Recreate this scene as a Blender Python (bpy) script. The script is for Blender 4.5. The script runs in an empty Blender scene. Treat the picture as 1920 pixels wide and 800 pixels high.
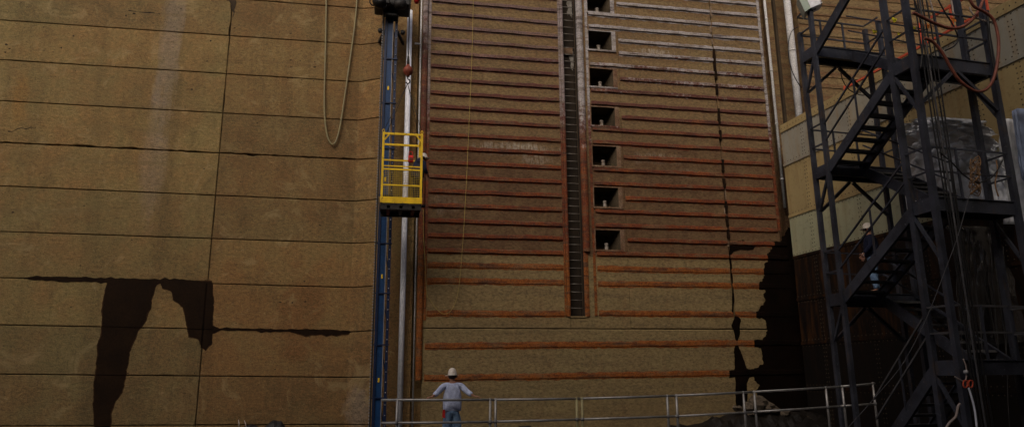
import bpy, math, random
from mathutils import Vector, Matrix, noise as mnoise
random.seed(7)
R = math.radians
S = bpy.context.scene
COL = S.collection

# ------------------------------------------------------------------ camera, sky, sun, exposure
PITCH, YAW, ROLL, FPX, CAMZ = R(13.1), R(10.6), R(-0.53), 1330.0, 1.6
def _basis():
    f = Vector((math.sin(YAW)*math.cos(PITCH), math.cos(YAW)*math.cos(PITCH), math.sin(PITCH)))
    r = Vector((math.cos(YAW), -math.sin(YAW), 0)); u = r.cross(f)
    return r*math.cos(ROLL)+u*math.sin(ROLL), u*math.cos(ROLL)-r*math.sin(ROLL), f
RT, UP, FW = _basis()
CAM = Vector((0, 0, CAMZ))
cam = bpy.data.cameras.new('camera'); cam.lens = FPX/1920*36; cam.sensor_width = 36
cam.clip_start = 0.1; cam.clip_end = 3000
camo = bpy.data.objects.new('camera', cam); COL.objects.link(camo)
camo.matrix_world = Matrix(((RT.x, UP.x, -FW.x, CAM.x), (RT.y, UP.y, -FW.y, CAM.y), (RT.z, UP.z, -FW.z, CAM.z), (0, 0, 0, 1)))
S.camera = camo
SUN_EL, SUN_AZ = R(37), R(206)          # azimuth clockwise from +Y: behind the viewpoint, a little left
W = bpy.data.worlds.new('World'); S.world = W; W.use_nodes = True
wn = W.node_tree; bg = wn.nodes['Background']
sky = wn.nodes.new('ShaderNodeTexSky'); sky.sky_type = 'NISHITA'; sky.sun_disc = False
sky.sun_elevation = SUN_EL; sky.sun_rotation = SUN_AZ; sky.dust_density = 6; sky.air_density = 0.6; sky.ozone_density = 0.3
wn.links.new(sky.outputs[0], bg.inputs[0]); bg.inputs[1].default_value = 0.10
sl = bpy.data.lights.new('sun', 'SUN'); sl.energy = 1.15; sl.angle = R(36); sl.color = (1, 0.93, 0.82)
so = bpy.data.objects.new('sun', sl); COL.objects.link(so)
sd = Vector((math.sin(SUN_AZ)*math.cos(SUN_EL), math.cos(SUN_AZ)*math.cos(SUN_EL), math.sin(SUN_EL)))
so.rotation_euler = sd.to_track_quat('Z', 'Y').to_euler(); so.location = (0, 0, 40)
S.view_settings.view_transform = 'Standard'; S.view_settings.look = 'None'
S.view_settings.gamma = 1; S.view_settings.exposure = 0.1
S.render.engine = 'CYCLES'

# ------------------------------------------------------------------ finding places: a sight line met with a known plane
def ray(x, y): return FW + RT*((x-960)/FPX) + UP*((400-y)/FPX)
def onp(x, y, p, n):
    d = ray(x, y); return CAM + d*((p-CAM).dot(n)/d.dot(n))
def onY(x, y, Y): return onp(x, y, Vector((0, Y, 0)), Vector((0, 1, 0)))
HF = Vector((math.sin(YAW), math.cos(YAW), 0))
def atd(x, y, d): return onp(x, y, HF*d, HF)

# ------------------------------------------------------------------ mesh helpers
def root_of(o):
    while o.parent: o = o.parent
    return o
def thing(name, label, cat, loc=(0, 0, 0), group=None, kind=None):
    o = bpy.data.objects.new(name, None); COL.objects.link(o); o.location = loc
    o.empty_display_size = 0.2
    return tag(o, label, cat, group, kind)
def tag(o, label=None, cat=None, group=None, kind=None):
    if label: o['label'] = label
    if cat: o['category'] = cat
    if group: o['group'] = group
    if kind: o['kind'] = kind
    return o
class MB:
    def __init__(s): s.v = []; s.f = []; s.sm = []
    def add(s, vs, fs, smooth=False):
        b = len(s.v); s.v += [Vector(v) for v in vs]
        s.f += [tuple(i+b for i in f) for f in fs]; s.sm += [smooth]*len(fs); return s
    def hexa(s, p):      # 8 points: bottom 4 ccw, top 4 ccw
        return s.add(p, [(3, 2, 1, 0), (4, 5, 6, 7), (0, 1, 5, 4), (1, 2, 6, 5), (2, 3, 7, 6), (3, 0, 4, 7)])
    def box(s, c, sx, sy, sz, ex=Vector((1, 0, 0)), ey=Vector((0, 1, 0)), ez=Vector((0, 0, 1)), bev=0):
        c = Vector(c); X = ex*sx/2; Y = ey*sy/2; Z = ez*sz/2
        if not bev:
            return s.hexa([c-X-Y-Z, c+X-Y-Z, c+X+Y-Z, c-X+Y-Z, c-X-Y+Z, c+X-Y+Z, c+X+Y+Z, c-X+Y+Z])
        b = bev; vs = []
        for sg, zz in ((-1, 1), (-1, 0), (1, 0), (1, 1)):     # bottom cap, bottom edge, top edge, top cap
            k = b if zz else 0
            zc = Z*sg - (ez*b*sg if not zz else Vector())
            hx, hy = sx/2-k, sy/2-k
            for ax, ay in ((-1, -1), (1, -1), (1, 1), (-1, 1)): vs.append(c+ex*hx*ax+ey*hy*ay+zc)
        fs = [(3, 2, 1, 0), (12, 13, 14, 15)]
        for l in range(3):
            for k in range(4): fs.append((l*4+k, l*4+(k+1) % 4, l*4+4+(k+1) % 4, l*4+4+k))
        return s.add(vs, fs)
    def bar(s, a, b, w, h=None, up=Vector((0, 0, 1)), bev=0):
        a = Vector(a); b = Vector(b); h = h or w; d = (b-a); L = d.length; d.normalize()
        if abs(d.dot(up)) > .98: up = Vector((0, 1, 0))
        x = d.cross(up).normalized(); z = x.cross(d)
        return s.box((a+b)/2, w, L, h, x, d, z, bev)
    def channel(s, a, b, h, w, t, side, up=Vector((0, 0, 1))):   # C section, flanges towards +side
        a = Vector(a); b = Vector(b); d = (b-a).normalized(); side = Vector(side)
        upv = side.cross(d).normalized()
        if upv.dot(up) < 0: upv = -upv
        s.barx(a, b, side, upv, 0, t, -h/2, h/2)
        s.barx(a, b, side, upv, t+.0005, w, h/2-t*1.4, h/2); s.barx(a, b, side, upv, t+.0005, w, -h/2, -h/2+t*1.4); return s
    def barx(s, a, b, ex, ez, x0, x1, z0, z1):
        p = []
        for z in (z0, z1):
            p += [a+ex*x0+ez*z, a+ex*x1+ez*z, b+ex*x1+ez*z, b+ex*x0+ez*z]
        return s.hexa(p)
    def tube(s, pts, r, n=8, cap=True, smooth=True):
        pts = [Vector(p) for p in pts]; rr = r if isinstance(r, (list, tuple)) else [r]*len(pts)
        vs = []; prev = None
        for i, p in enumerate(pts):
            t = (pts[min(i+1, len(pts)-1)]-pts[max(i-1, 0)])
            if t.length < 1e-9: t = Vector((0, 0, 1))
            t.normalize()
            if prev is None:
                q = Vector((0, 0, 1)) if abs(t.z) < .9 else Vector((1, 0, 0)); x = t.cross(q).normalized()
            else: x = (prev-t*prev.dot(t)).normalized()
            prev = x; y = t.cross(x)
            for k in range(n):
                a = 2*math.pi*k/n; vs.append(p+(x*math.cos(a)+y*math.sin(a))*rr[i])
        fs = [(i*n+k, i*n+(k+1) % n, i*n+n+(k+1) % n, i*n+n+k) for i in range(len(pts)-1) for k in range(n)]
        s.add(vs, fs, smooth)
        if cap:
            b = len(s.v)-len(vs)
            s.f += [tuple(b+k for k in reversed(range(n))), tuple(b+(len(pts)-1)*n+k for k in range(n))]; s.sm += [False, False]
        return s
    def lathe(s, c, prof, n=16, ax=Vector((0, 0, 1)), sx=1, sy=1, smooth=True):
        ax = Vector(ax).normalized(); q = Vector((0, 1, 0)) if abs(ax.y) < .9 else Vector((1, 0, 0))
        x = ax.cross(q).normalized(); y = ax.cross(x); vs = []; c = Vector(c)
        for r, z in prof:
            for k in range(n):
                a = 2*math.pi*k/n; vs.append(c+x*math.cos(a)*r*sx+y*math.sin(a)*r*sy+ax*z)
        fs = [(i*n+(k+1) % n, i*n+k, i*n+n+k, i*n+n+(k+1) % n) for i in range(len(prof)-1) for k in range(n)]
        s.add(vs, fs, smooth); b = len(s.v)-len(vs)
        s.f += [tuple(b+k for k in range(n)), tuple(b+(len(prof)-1)*n+k for k in reversed(range(n)))]; s.sm += [False, False]
        return s
    def build(s, name, m, parent=None):
        off = root_of(parent).location if parent else Vector()
        me = bpy.data.meshes.new(name); me.from_pydata([v-off for v in s.v], [], s.f)
        me.polygons.foreach_set('use_smooth', s.sm); me.materials.append(m); me.update()
        o = bpy.data.objects.new(name, me); COL.objects.link(o)
        if parent: o.parent = parent
        return o
def spline(pts, k=6):
    pts = [Vector(p) for p in pts]; out = []
    for i in range(len(pts)-1):
        a = pts[max(i-1, 0)]; b = pts[i]; c = pts[i+1]; d = pts[min(i+2, len(pts)-1)]
        for j in range(k):
            t = j/k
            out.append(.5*((2*b)+(c-a)*t+(2*a-5*b+4*c-d)*t*t+(3*b-a-3*c+d)*t**3))
    return out+[pts[-1]]
def nz(x, y=0, z=0): return mnoise.noise(Vector((x, y, z)))

# ------------------------------------------------------------------ materials
class G:
    def __init__(s, name):
        s.m = bpy.data.materials.new(name); s.m.use_nodes = True; s.t = s.m.node_tree
        s.b = s.t.nodes['Principled BSDF']; s.b.inputs['Specular IOR Level'].default_value = .25
        g = s.t.nodes.new('ShaderNodeNewGeometry'); s.pos = g.outputs['Position']; s.nor = g.outputs['Normal']
        sp = s.t.nodes.new('ShaderNodeSeparateXYZ'); s.t.links.new(s.pos, sp.inputs[0]); s.x, s.y, s.z = sp.outputs
    def put(s, sock, v):
        if isinstance(v, bpy.types.NodeSocket): s.t.links.new(v, sock)
        elif isinstance(v, (tuple, list)) and len(v) == 3 and sock.type == 'RGBA': sock.default_value = (*v, 1)
        else: sock.default_value = v
    def math(s, op, a, b=0, clamp=False):
        n = s.t.nodes.new('ShaderNodeMath'); n.operation = op; n.use_clamp = clamp; s.put(n.inputs[0], a); s.put(n.inputs[1], b); return n.outputs[0]
    def mul(s, a, b): return s.math('MULTIPLY', a, b)
    def addm(s, a, b): return s.math('ADD', a, b)
    def mix(s, f, a, b, bl='MIX'):
        n = s.t.nodes.new('ShaderNodeMix'); n.data_type = 'RGBA'; n.blend_type = bl
        s.put(n.inputs[0], f); s.put(n.inputs[6], a); s.put(n.inputs[7], b); return n.outputs[2]
    def scale(s, v, xyz):
        n = s.t.nodes.new('ShaderNodeVectorMath'); n.operation = 'MULTIPLY'; s.put(n.inputs[0], v); n.inputs[1].default_value = xyz; return n.outputs[0]
    def noise(s, sc, det=4, ro=.55, v=None, dist=0):
        n = s.t.nodes.new('ShaderNodeTexNoise'); s.put(n.inputs['Vector'], s.pos if v is None else v)
        n.inputs['Scale'].default_value = sc; n.inputs['Detail'].default_value = det; n.inputs['Roughness'].default_value = ro; n.inputs['Distortion'].default_value = dist
        return n.outputs[0]
    def rng(s, v, a, b, c=0., d=1., smooth=False):
        n = s.t.nodes.new('ShaderNodeMapRange'); n.interpolation_type = 'SMOOTHSTEP' if smooth else 'LINEAR'
        s.put(n.inputs[0], v)
        for i, q in enumerate((a, b, c, d)): n.inputs[i+1].default_value = q
        return n.outputs[0]
    def blob(s, cx, cz, rx, rz, wob, amt=.6):   # a stain with an edge broken by noise
        a = s.math('DIVIDE', s.addm(s.x, -cx), rx); b = s.math('DIVIDE', s.addm(s.z, -cz), rz)
        d = s.math('SQRT', s.addm(s.mul(a, a), s.mul(b, b)))
        d = s.addm(d, s.mul(s.addm(wob, -.5), -2*amt))
        return s.rng(d, 1.0, .55)
    def rand(s):
        n = s.t.nodes.new('ShaderNodeObjectInfo'); return n.outputs['Random']
    def done(s, col, rough=.85, metal=0, bump=None, bs=.3, bd=.02):
        s.put(s.b.inputs['Base Color'], col); s.put(s.b.inputs['Roughness'], rough); s.put(s.b.inputs['Metallic'], metal)
        if bump is not None:
            n = s.t.nodes.new('ShaderNodeBump'); n.inputs['Strength'].default_value = bs; n.inputs['Distance'].default_value = bd
            s.put(n.inputs['Height'], bump); s.t.links.new(n.outputs[0], s.b.inputs['Normal'])
        return s.m
def plain(name, c1, c2=None, sc=3, rough=.6, metal=0, fine=.35, bs=.15, bd=.01, spec=None):
    g = G(name); c2 = c2 or tuple(x*.7 for x in c1)
    f = g.noise(sc*9, 5, .65)
    c = g.mix(g.rng(g.noise(sc, 5, .6), .35, .65), c1, c2)
    c = g.mix(fine, c, g.mix(1, c, g.rng(f, .3, .7, .45, 1.4), 'MULTIPLY'))
    if spec is not None: g.b.inputs['Specular IOR Level'].default_value = spec
    return g.done(c, g.rng(f, .3, .7, rough-.08, min(1, rough+.08)), metal, f, bs, bd)

D, DC = 22.5, 22.2
BAR0, BARD = 14.76, .483          # the steel bars are set at one even spacing
def Xc(x, y, Y=DC): return onY(x, y, Y).x
def Zc(x, y, Y=DC): return onY(x, y, Y).z

def concrete(name, c1, c2, dark, pale, px_streak=True, red=0.):
    g = G(name)
    big = g.noise(.28, 4, .6); mid = g.noise(1.7, 5, .6); fine = g.noise(8, 7, .8, g.scale(g.pos, (1, 1, 1.6))); grit = g.noise(30, 4, .7)
    stv = g.scale(g.pos, (1.3, 1.3, .10)); st = g.noise(1.0, 5, .6, stv); st2 = g.noise(3.6, 4, .6, stv)
    c = g.mix(g.rng(g.addm(g.mul(big, .55), g.mul(mid, .45)), .42, .58), c1, c2)
    c = g.mix(g.mul(g.rng(st, .50, .74), .5), c, dark)
    c = g.mix(g.mul(g.rng(st2, .58, .75), .25), c, dark)
    c = g.mix(g.mul(g.rng(g.noise(.55, 5, .65, None, .6), .52, .66), .45), c, dark)
    fl_ = g.rng(g.noise(13, 3, .6), .64, .70); c = g.mix(g.mul(fl_, .35), c, (.46, .36, .20))
    if px_streak:
        s1 = g.blob(Xc(315, 130, D), Zc(315, 60, D), .36, 4.6, g.addm(g.mul(st2, .5), g.mul(mid, .5)), 1.1); c = g.mix(g.mul(s1, .5), c, pale)
        s2 = g.blob(Xc(290, 300, D), Zc(290, 290, D), .45, 2.6, g.addm(g.mul(st2, .5), g.mul(mid, .5)), 1.1); c = g.mix(g.mul(s2, .3), c, pale)
        s3 = g.blob(Xc(38, 190, D), Zc(38, 185, D), .25, 1.1, mid, .4); c = g.mix(g.mul(s3, .5), c, (.36, .20, .06))
        s4 = g.blob(Xc(560, 610, D), Zc(560, 600, D), .8, 1.6, mid, .8); c = g.mix(g.mul(s4, .35), c, (.22, .09, .03))
        s5 = g.blob(Xc(672, 760, D), Zc(672, 760, D), .45, .7, mid, .9); c = g.mix(g.mul(s5, .5), c, pale)
    r = g.rand(); c = g.mix(1, c, g.mix(r, (.80, .82, .84), (1.08, 1.05, 1.0)), 'MULTIPLY')
    c = g.mix(g.mul(g.rng(fine, .50, .62), .35), c, g.mix(1, c, (1.18, .92, .82), 'MULTIPLY'))
    sp = g.rng(g.addm(g.mul(fine, .55), g.mul(grit, .45)), .34, .66, .34*.66, 1.68*.66)
    c = g.mix(1, c, sp, 'MULTIPLY')
    hb_ = g.noise(1.3, 5, .65, g.scale(g.pos, (.12, .12, 3.2))); c = g.mix(g.mul(g.rng(hb_, .54, .70), .45), c, dark)
    c = g.mix(g.mul(g.rng(g.noise(.9, 6, .7, None, 1.5), .56, .66), .4), c, (.36, .265, .13))
    pit = g.mul(g.rng(g.noise(5.5, 3, .6, g.scale(g.pos, (1, 1, 1.7))), .68, .74), g.rng(g.noise(.5, 2, .5), .45, .6)); c = g.mix(g.mul(pit, .8), c, (.05, .035, .018))
    h = g.addm(g.mul(fine, .7), g.addm(g.mul(grit, .3), g.mul(mid, .5)))
    return g.done(c, .9, 0, h, 1.0, .07)
M = {}
M['conc_olive'] = concrete('concrete_olive', (.33, .245, .100), (.345, .215, .086), (.16, .115, .05), (.38, .31, .24))
M['conc_red'] = concrete('concrete_brown', (.315, .212, .086), (.315, .18, .07), (.15, .09, .038), (.38, .31, .24))
def centre_concrete():
    g = G('concrete_chamber')
    big = g.noise(.33, 4, .6); mid = g.noise(2.2, 5, .65); fine = g.noise(9, 7, .8, g.scale(g.pos, (1, 1, 1.8)))
    hv = g.scale(g.pos, (.25, .25, 5.)); hs = g.noise(1.2, 5, .6, hv)
    stv = g.scale(g.pos, (3.2, 3.2, .5)); st = g.noise(1.3, 5, .65, stv)
    c = g.mix(g.rng(big, .38, .62), (.32, .235, .105), (.28, .182, .082))
    c = g.mix(g.mul(g.rng(mid, .5, .7), .45), c, (.20, .165, .075))
    c = g.mix(g.mul(g.rng(hs, .47, .62), .6), c, (.16, .105, .055))
    c = g.mix(g.mul(g.rng(st, .52, .74), .55), c, (.22, .095, .045))           # rust runs
    ph = g.math('FRACT', g.mul(g.math('SUBTRACT', BAR0+.03, g.z), 1/BARD))
    run = g.math('MAXIMUM', g.mul(g.rng(ph, .66, .10), g.rng(g.addm(g.mul(st, .7), g.mul(mid, .3)), .38, .56)), g.mul(g.rng(ph, .36, .20), .85)); run = g.mul(run, g.rng(g.z, BAR0-BARD*19.6, BAR0-BARD*18.4))
    c = g.mix(g.mul(run, .9), c, (.16, .055, .024))
    grime = g.mul(g.rng(ph, .72, .97), g.rng(mid, .40, .60)); c = g.mix(g.mul(grime, .7), c, (.12, .085, .05))
    # pale lime scale under the seventh niche rows, dark growth below it
    for cx, cy, rx, rz, a in ((965, 280, 1.7, .26, .8), (1010, 300, .7, .22, .6), (1235, 298, 1.2, .24, .75), (1290, 325, .4, .2, .6), (1225, 97, .9, .12, .6), (835, 380, .5, .5, .6)):
        b = g.blob(Xc(cx, cy), Zc(cx, cy), rx, rz, st, .9); b = g.mul(b, g.rng(g.noise(5, 5, .75, stv), .44, .52)); c = g.mix(g.mul(b, a), c, (.80, .75, .66))
    for cx, cy, rx, rz, a in ((950, 345, 1.0, .7, .8), (870, 310, 1.0, .6, .5), (1250, 340, 1.2, .5, .6)):
        b = g.blob(Xc(cx, cy), Zc(cx, cy), rx, rz, mid, .9); c = g.mix(g.mul(b, a), c, (.055, .044, .026))
    low = g.rng(g.z, Zc(1000, 485), Zc(1000, 470)); c = g.mix(g.mul(low, .75), g.mix(.5, c, (.31, .225, .105)), g.mix(.55, c, (.19, .112, .055)))
    band = g.mul(low, g.rng(g.addm(g.z, g.mul(g.addm(big, -.5), 5.)), Zc(1000, 230), Zc(1000, 300))); c = g.mix(g.mul(band, g.rng(mid, .30, .60, .35, .85)), c, (.135, .070, .034))
    r = g.rand(); c = g.mix(1, c, g.mix(r, (.94, .95, .95), (1.05, 1.03, 1.0)), 'MULTIPLY')
    c = g.mix(1, c, g.rng(fine, .34, .66, .52*.66, 1.46*.66), 'MULTIPLY')
    return g.done(c, .9, 0, g.addm(fine, g.mul(mid, .6)), .8, .035)
M['conc_mid'] = centre_concrete()
def armour(name, paint_amt, zshift=0., left=None):
    g = G(name)
    n1 = g.noise(1.6, 5, .65, g.scale(g.pos, (.6, .6, 1.5))); n2 = g.noise(9, 5, .7); n3 = g.noise(26, 4, .6)
    zz = g.addm(g.z, g.mul(g.addm(n1, -.5), 4.5))
    lo = Zc(1000, 478); 
    c = g.mix(g.rng(n2, .35, .65), (.11, .022, .008), (.225, .052, .010))
    c = g.mix(g.mul(g.rng(g.z, lo+3.2, lo+5.5), .75), c, g.mix(g.rng(n2, .35, .65), (.12, .042, .034), (.075, .030, .026)))
    c = g.mix(g.rng(g.z, lo+.15, lo-.1), c, g.mix(g.rng(n2, .32, .68), (.33, .10, .013), (.17, .045, .008)))
    c = g.mix(g.mul(g.rng(n1, .55, .7), .5), c, (.36, .12, .03))
    hi = Zc(1000, 210)+zshift
    pv = g.addm(g.rng(zz, hi-1.5, hi+4.5), g.mul(g.addm(n2, -.5), .9))
    pf = g.mul(g.rng(pv, .50, .70), paint_amt)
    if left is not None: pf = g.mul(pf, g.rng(g.x, Xc(1075, 200)-.25, Xc(1075, 200)-.2, left, 1.))
    c = g.mix(pf, c, (.44, .41, .40))
    c = g.mix(g.rng(n3, .62, .70), c, (.06, .025, .015))
    c = g.mix(g.mul(g.rng(g.noise(2.6, 6, .72, g.scale(g.pos, (.7, .7, 2.4))), .50, .60), .55), c, (.15, .098, .05))
    dk_ = g.noise(1.1, 6, .7, g.scale(g.pos, (1, 1, 6))); c = g.mix(g.mul(g.rng(dk_, .52, .64), .7), c, (.045, .018, .011)); c = g.mix(1, c, g.rng(n3, .3, .7, .38, 1.12), 'MULTIPLY')
    return g.done(c, g.rng(n2, .3, .7, .6, .9), 0, g.addm(n2, n3), .6, .02)
M['bar'] = armour('rusty_steel_bar', .8, -.2, .22)
M['strip'] = armour('rusty_painted_strip', .85, -2.2, .6)
M['bar_dull'] = armour('dull_rusty_bar', .25, 1.)
M['corner'] = armour('rusty_corner_guard', .5, .5)
M['wet'] = plain('wet_slime_and_shade', (.0035, .0022, .0014), (.007, .0035, .002), 2.5, .8, spec=.03)  # near-black: wet slime and deep recess shade in one colour
M['seep'] = plain('seepage_film', (.010, .0052, .0028), (.017, .0085, .004), 2., .75, fine=.8, spec=.06)
M['seep_edge'] = plain('seepage_tide_mark', (.055, .026, .011), (.035, .016, .007), 3., .85, fine=.9, spec=.1)
M['dark_joint'] = plain('dark_joint_concrete', (.05, .034, .019), (.03, .02, .012), 2, .95)
def scuffed():
    g = G('black_painted_steel'); n = g.noise(1.6, 5, .65); f = g.noise(16, 5, .7); st = g.noise(4, 5, .7, g.scale(g.pos, (1.5, 1.5, .4)))
    c = g.mix(g.rng(n, .38, .62), (.052, .055, .070), (.024, .025, .032)); c = g.mix(g.mul(g.rng(st, .56, .68), .6), c, (.085, .055, .035)); c = g.mix(g.mul(g.rng(f, .62, .68), .7), c, (.15, .15, .16))
    return g.done(c, g.rng(f, .3, .7, .32, .6), 0, f, .25, .006)
M['black_steel'] = scuffed()
M['tread'] = plain('worn_tread_steel', (.15, .145, .14), (.08, .075, .07), 5, .38)
M['worn_steel'] = plain('worn_grey_steel', (.23, .22, .22), (.15, .14, .14), 4, .45)
M['dull_rail'] = plain('dull_rail_steel', (.10, .095, .095), (.06, .055, .055), 4, .5)
M['galv'] = plain('galvanised_pipe', (.44, .42, .40), (.30, .28, .255), 5, .42, .55, .4)
M['galv_yellow'] = plain('yellowed_pipe', (.46, .40, .20), (.36, .30, .16), 5, .5, .2, .4)
def worn_yellow():
    g = G('worn_yellow_paint'); n = g.noise(14, 5, .7); n2 = g.noise(5, 4, .6)
    c = g.mix(g.rng(n2, .35, .65), (.78, .50, .012), (.60, .37, .014)); c = g.mix(g.rng(n, .60, .66), c, (.13, .07, .03))
    return g.done(c, .5, 0, n, .2, .004)
M['yellow'] = worn_yellow()
M['yellow_mesh'] = plain('yellow_mesh', (.50, .33, .015), (.40, .26, .015), 6, .5)
M['black'] = plain('black_grease', (.012, .011, .011), (.02, .016, .014), 4, .55)
M['blue'] = plain('blue_paint', (.009, .042, .125), (.008, .03, .085), 2, .42, 0, .5)
M['navy'] = plain('dark_blue_paint', (.008, .018, .055), (.007, .014, .04), 3, .45)
M['white_pipe'] = plain('white_pvc', (.88, .88, .93), (.76, .76, .80), 1.2, .4, 0, .3)
M['off_white'] = plain('chalky_white_paint', (.52, .51, .51), (.40, .38, .36), 2.6, .7, 0, .9)
M['redball'] = plain('red_oxide', (.22, .05, .025), (.15, .035, .02), 6, .6)
M['red'] = plain('bright_red', (.62, .025, .02), (.5, .02, .02), 6, .6)
M['pink_red'] = plain('orange_red_paint', (.62, .10, .045), (.48, .075, .035), 6, .5)
M['hose_red'] = plain('red_brown_hose', (.24, .075, .045), (.16, .05, .032), 5, .5)
M['hose_pale'] = plain('pale_hose', (.42, .35, .30), (.34, .26, .22), 5, .5)
M['hose_yel'] = plain('olive_yellow_hose', (.24, .20, .09), (.20, .17, .10), 5, .55)
M['rope_yel'] = plain('yellow_rope', (.36, .26, .07), (.28, .20, .06), 9, .8)
M['rope_brown'] = plain('brown_rope', (.30, .17, .08), (.20, .11, .05), 9, .8)
M['rubber'] = plain('black_rubber', (.014, .013, .013), (.02, .018, .017), 6, .5)
M['tag_yel'] = plain('lemon_ribbon', (.75, .66, .02), (.6, .5, .02), 9, .6)
M['tag_or'] = plain('orange_ribbon', (.75, .24, .03), (.6, .18, .03), 9, .6)
M['helmet'] = plain('cream_hard_hat', (.84, .76, .66), (.76, .66, .55), 9, .35, 0, .2)
M['skin'] = plain('skin', (.40, .20, .13), (.33, .16, .10), 9, .55, 0, .3)
def cloth(name, a, b):
    g = G(name); n = g.noise(11, 4, .6, g.scale(g.pos, (1, 1, .55))); f = g.noise(60, 3, .6)
    c = g.mix(g.rng(n, .35, .65), a, b); c = g.mix(1, c, g.rng(f, .3, .7, .82, 1.15), 'MULTIPLY')
    return g.done(c, .9, 0, n, .8, .05)
M['shirt'] = cloth('blue_grey_shirt', (.60, .65, .84), (.44, .48, .66))
M['jeans'] = cloth('faded_jeans', (.24, .36, .52), (.11, .18, .30))
M['navycloth'] = cloth('navy_jacket', (.010, .012, .028), (.014, .017, .04))
M['hair'] = plain('dark_hair', (.02, .013, .01), None, 9, .7)
M['rock'] = plain('grey_brown_rubble', (.13, .10, .07), (.07, .052, .035), 3, .9, 0, .9, .6, .03)
M['mud'] = plain('dark_wet_mud', (.012, .008, .005), (.007, .005, .003), 1.5, .6, 0, .9, .7, .05)
M['lens'] = plain('pale_green_glass', (.40, .46, .38), (.34, .40, .33), 3, .2, 0, .1)
def gateplate(name, c1, c2, rust, ramt):
    g = G(name); n1 = g.noise(.9, 5, .6); n2 = g.noise(7, 5, .65)
    st = g.noise(2.2, 5, .65, g.scale(g.pos, (1.6, 1.6, .22)))
    c = g.mix(g.rng(n1, .38, .62), c1, c2)
    c = g.mix(g.mul(g.rng(st, .5, .68), ramt), c, rust)
    c = g.mix(g.mul(g.rng(n2, .56, .72), .5), c, tuple(x*.5 for x in rust))
    r = g.rand(); c = g.mix(1, c, g.mix(r, (.95, .95, .97), (1.2, 1.17, 1.12)), 'MULTIPLY')
    return g.done(c, .6, 0, g.addm(n2, n1), .35, .02)
M['g_grey'] = gateplate('grey_gate_paint', (.27, .255, .205), (.22, .205, .165), (.26, .17, .075), .5)
M['g_tan'] = gateplate('tan_gate_paint', (.33, .25, .115), (.27, .20, .095), (.22, .135, .05), .5)
M['g_olive'] = gateplate('olive_gate_paint', (.31, .31, .195), (.36, .34, .21), (.20, .15, .06), .35)
M['g_rust'] = gateplate('rusted_gate_steel', (.010, .005, .003), (.005, .003, .002), (.07, .026, .005), .7)
M['g_black'] = gateplate('slimed_gate_steel', (.007, .0045, .003), (.004, .003, .002), (.018, .008, .003), .5)
M['rivet'] = plain('dark_rivet', (.085, .06, .035), (.055, .04, .025), 6, .7)
def tarpmat(name, col, a):
    g = G(name); n = g.noise(3.5, 4, .6)
    g.b.inputs['Alpha'].default_value = a; g.b.inputs['Specular IOR Level'].default_value = .6
    return g.done(g.mix(g.rng(n, .35, .65), col, tuple(x*.7 for x in col)), .16, 0, g.noise(5, 4, .55, g.scale(g.pos, (1, 1, .35)), .4), .35, .05)
M['tarp'] = tarpmat('clear_plastic_sheet', (.90, .90, .92), .66)
M['tarp_dirty'] = tarpmat('dirty_plastic_sheet', (.11, .095, .08), .4)
M['tarp_blue'] = tarpmat('bluish_plastic_sheet', (.26, .31, .44), .8)

M['dark_conc'] = plain('darkened_concrete', (.12, .09, .055), (.08, .06, .038), .6, .95)  # opposite wall's tone, lowered to cut the light it bounces back
# ------------------------------------------------------------------ ground and far side of the chamber
o = MB().hexa([(-90, -70, -1.6), (90, -70, -1.6), (90, 60, -1.6), (-90, 60, -1.6), (-90, -70, -1.2), (90, -70, -1.2), (90, 60, -1.2), (-90, 60, -1.2)]).build('chamber_floor', M['mud']); tag(o, kind='structure')
t = thing('concrete_wall', 'unseen opposite chamber wall raised to shade the armoured wall, behind the viewpoint', 'wall', (0, -7, -1.2))
for i in range(10):  # out of view; built extra tall to block sun and sky low down
    for j in range(9):
        MB().box((-36+i*8+4, -7.5, -1.2+j*3.0+1.5), 7.97, 1.0, 2.97, bev=.03).build('concrete_panel', M['dark_conc'], t)

# ------------------------------------------------------------------ left wall: concrete lifts with open joints
def panel(quad, n, name, m, parent, gap=.03, bev=.028, thick=.14, amp=(.007,)*4, seg=.22, seed=0):
    q = [Vector(p) for p in quad]; n = Vector(n).normalized(); c = sum(q, Vector())/4
    loops = [[], []]
    for e in range(4):
        a, b = q[e], q[(e+1) % 4]; d = (b-a); L = d.length; d.normalize(); inn = n.cross(d)
        pv = (q[e]-q[(e-1) % 4]).normalized(); nx = (q[(e+2) % 4]-b).normalized()
        k = max(2, int(L/seg))
        for i in range(k):
            t = i/k; p = a+d*(L*t)
            j = nz(p.x*5.1+seed, p.z*5.1, e*3.3)*amp[e]+max(0, nz(p.x*1.9, p.z*1.9, seed+e)-.15)*amp[e]*3.5
            for li, ins in enumerate((gap/2+bev, gap/2)):
                off = inn*(ins+abs(j))
                if i == 0: off = off+d*(ins) if True else off
                elif L*t < ins*1.5 or L*(1-t) < ins*1.5: continue
                loops[li].append(p+off)
    N0 = len(loops[0]); N1 = len(loops[1]); N = min(N0, N1)
    f = loops[0]; g = loops[1]
    if N0 != N1: f = f[:N]; g = g[:N]
    vs = f+[p-n*bev for p in g]+[p-n*thick for p in g]
    fs = [tuple(range(N))]+[(i+N, (i+1) % N+N, (i+1) % N, i) for i in range(N)]+[(i+2*N, (i+1) % N+2*N, (i+1) % N+N, i+N) for i in range(N)]
    return MB().add(vs, fs).build(name, m, parent)
JL = [(-36, 16, 677, 13, 716), (37.5, 84, 676, 79, 716), (112, 154, 675, 146, 716), (189, 226, 672, 218.6, 714), (267, 299, 669, 296, 707), (348.6, 377.5, 667, 372.6, 705),
      (433.7, 456, 664, 453.6, 701), (520, 538.7, 655, 535.7, 699), (608, 622, 652, 619, 699), (700, 707, 649, 706, 692), (797, 795, 646, 796, 688)]
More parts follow.
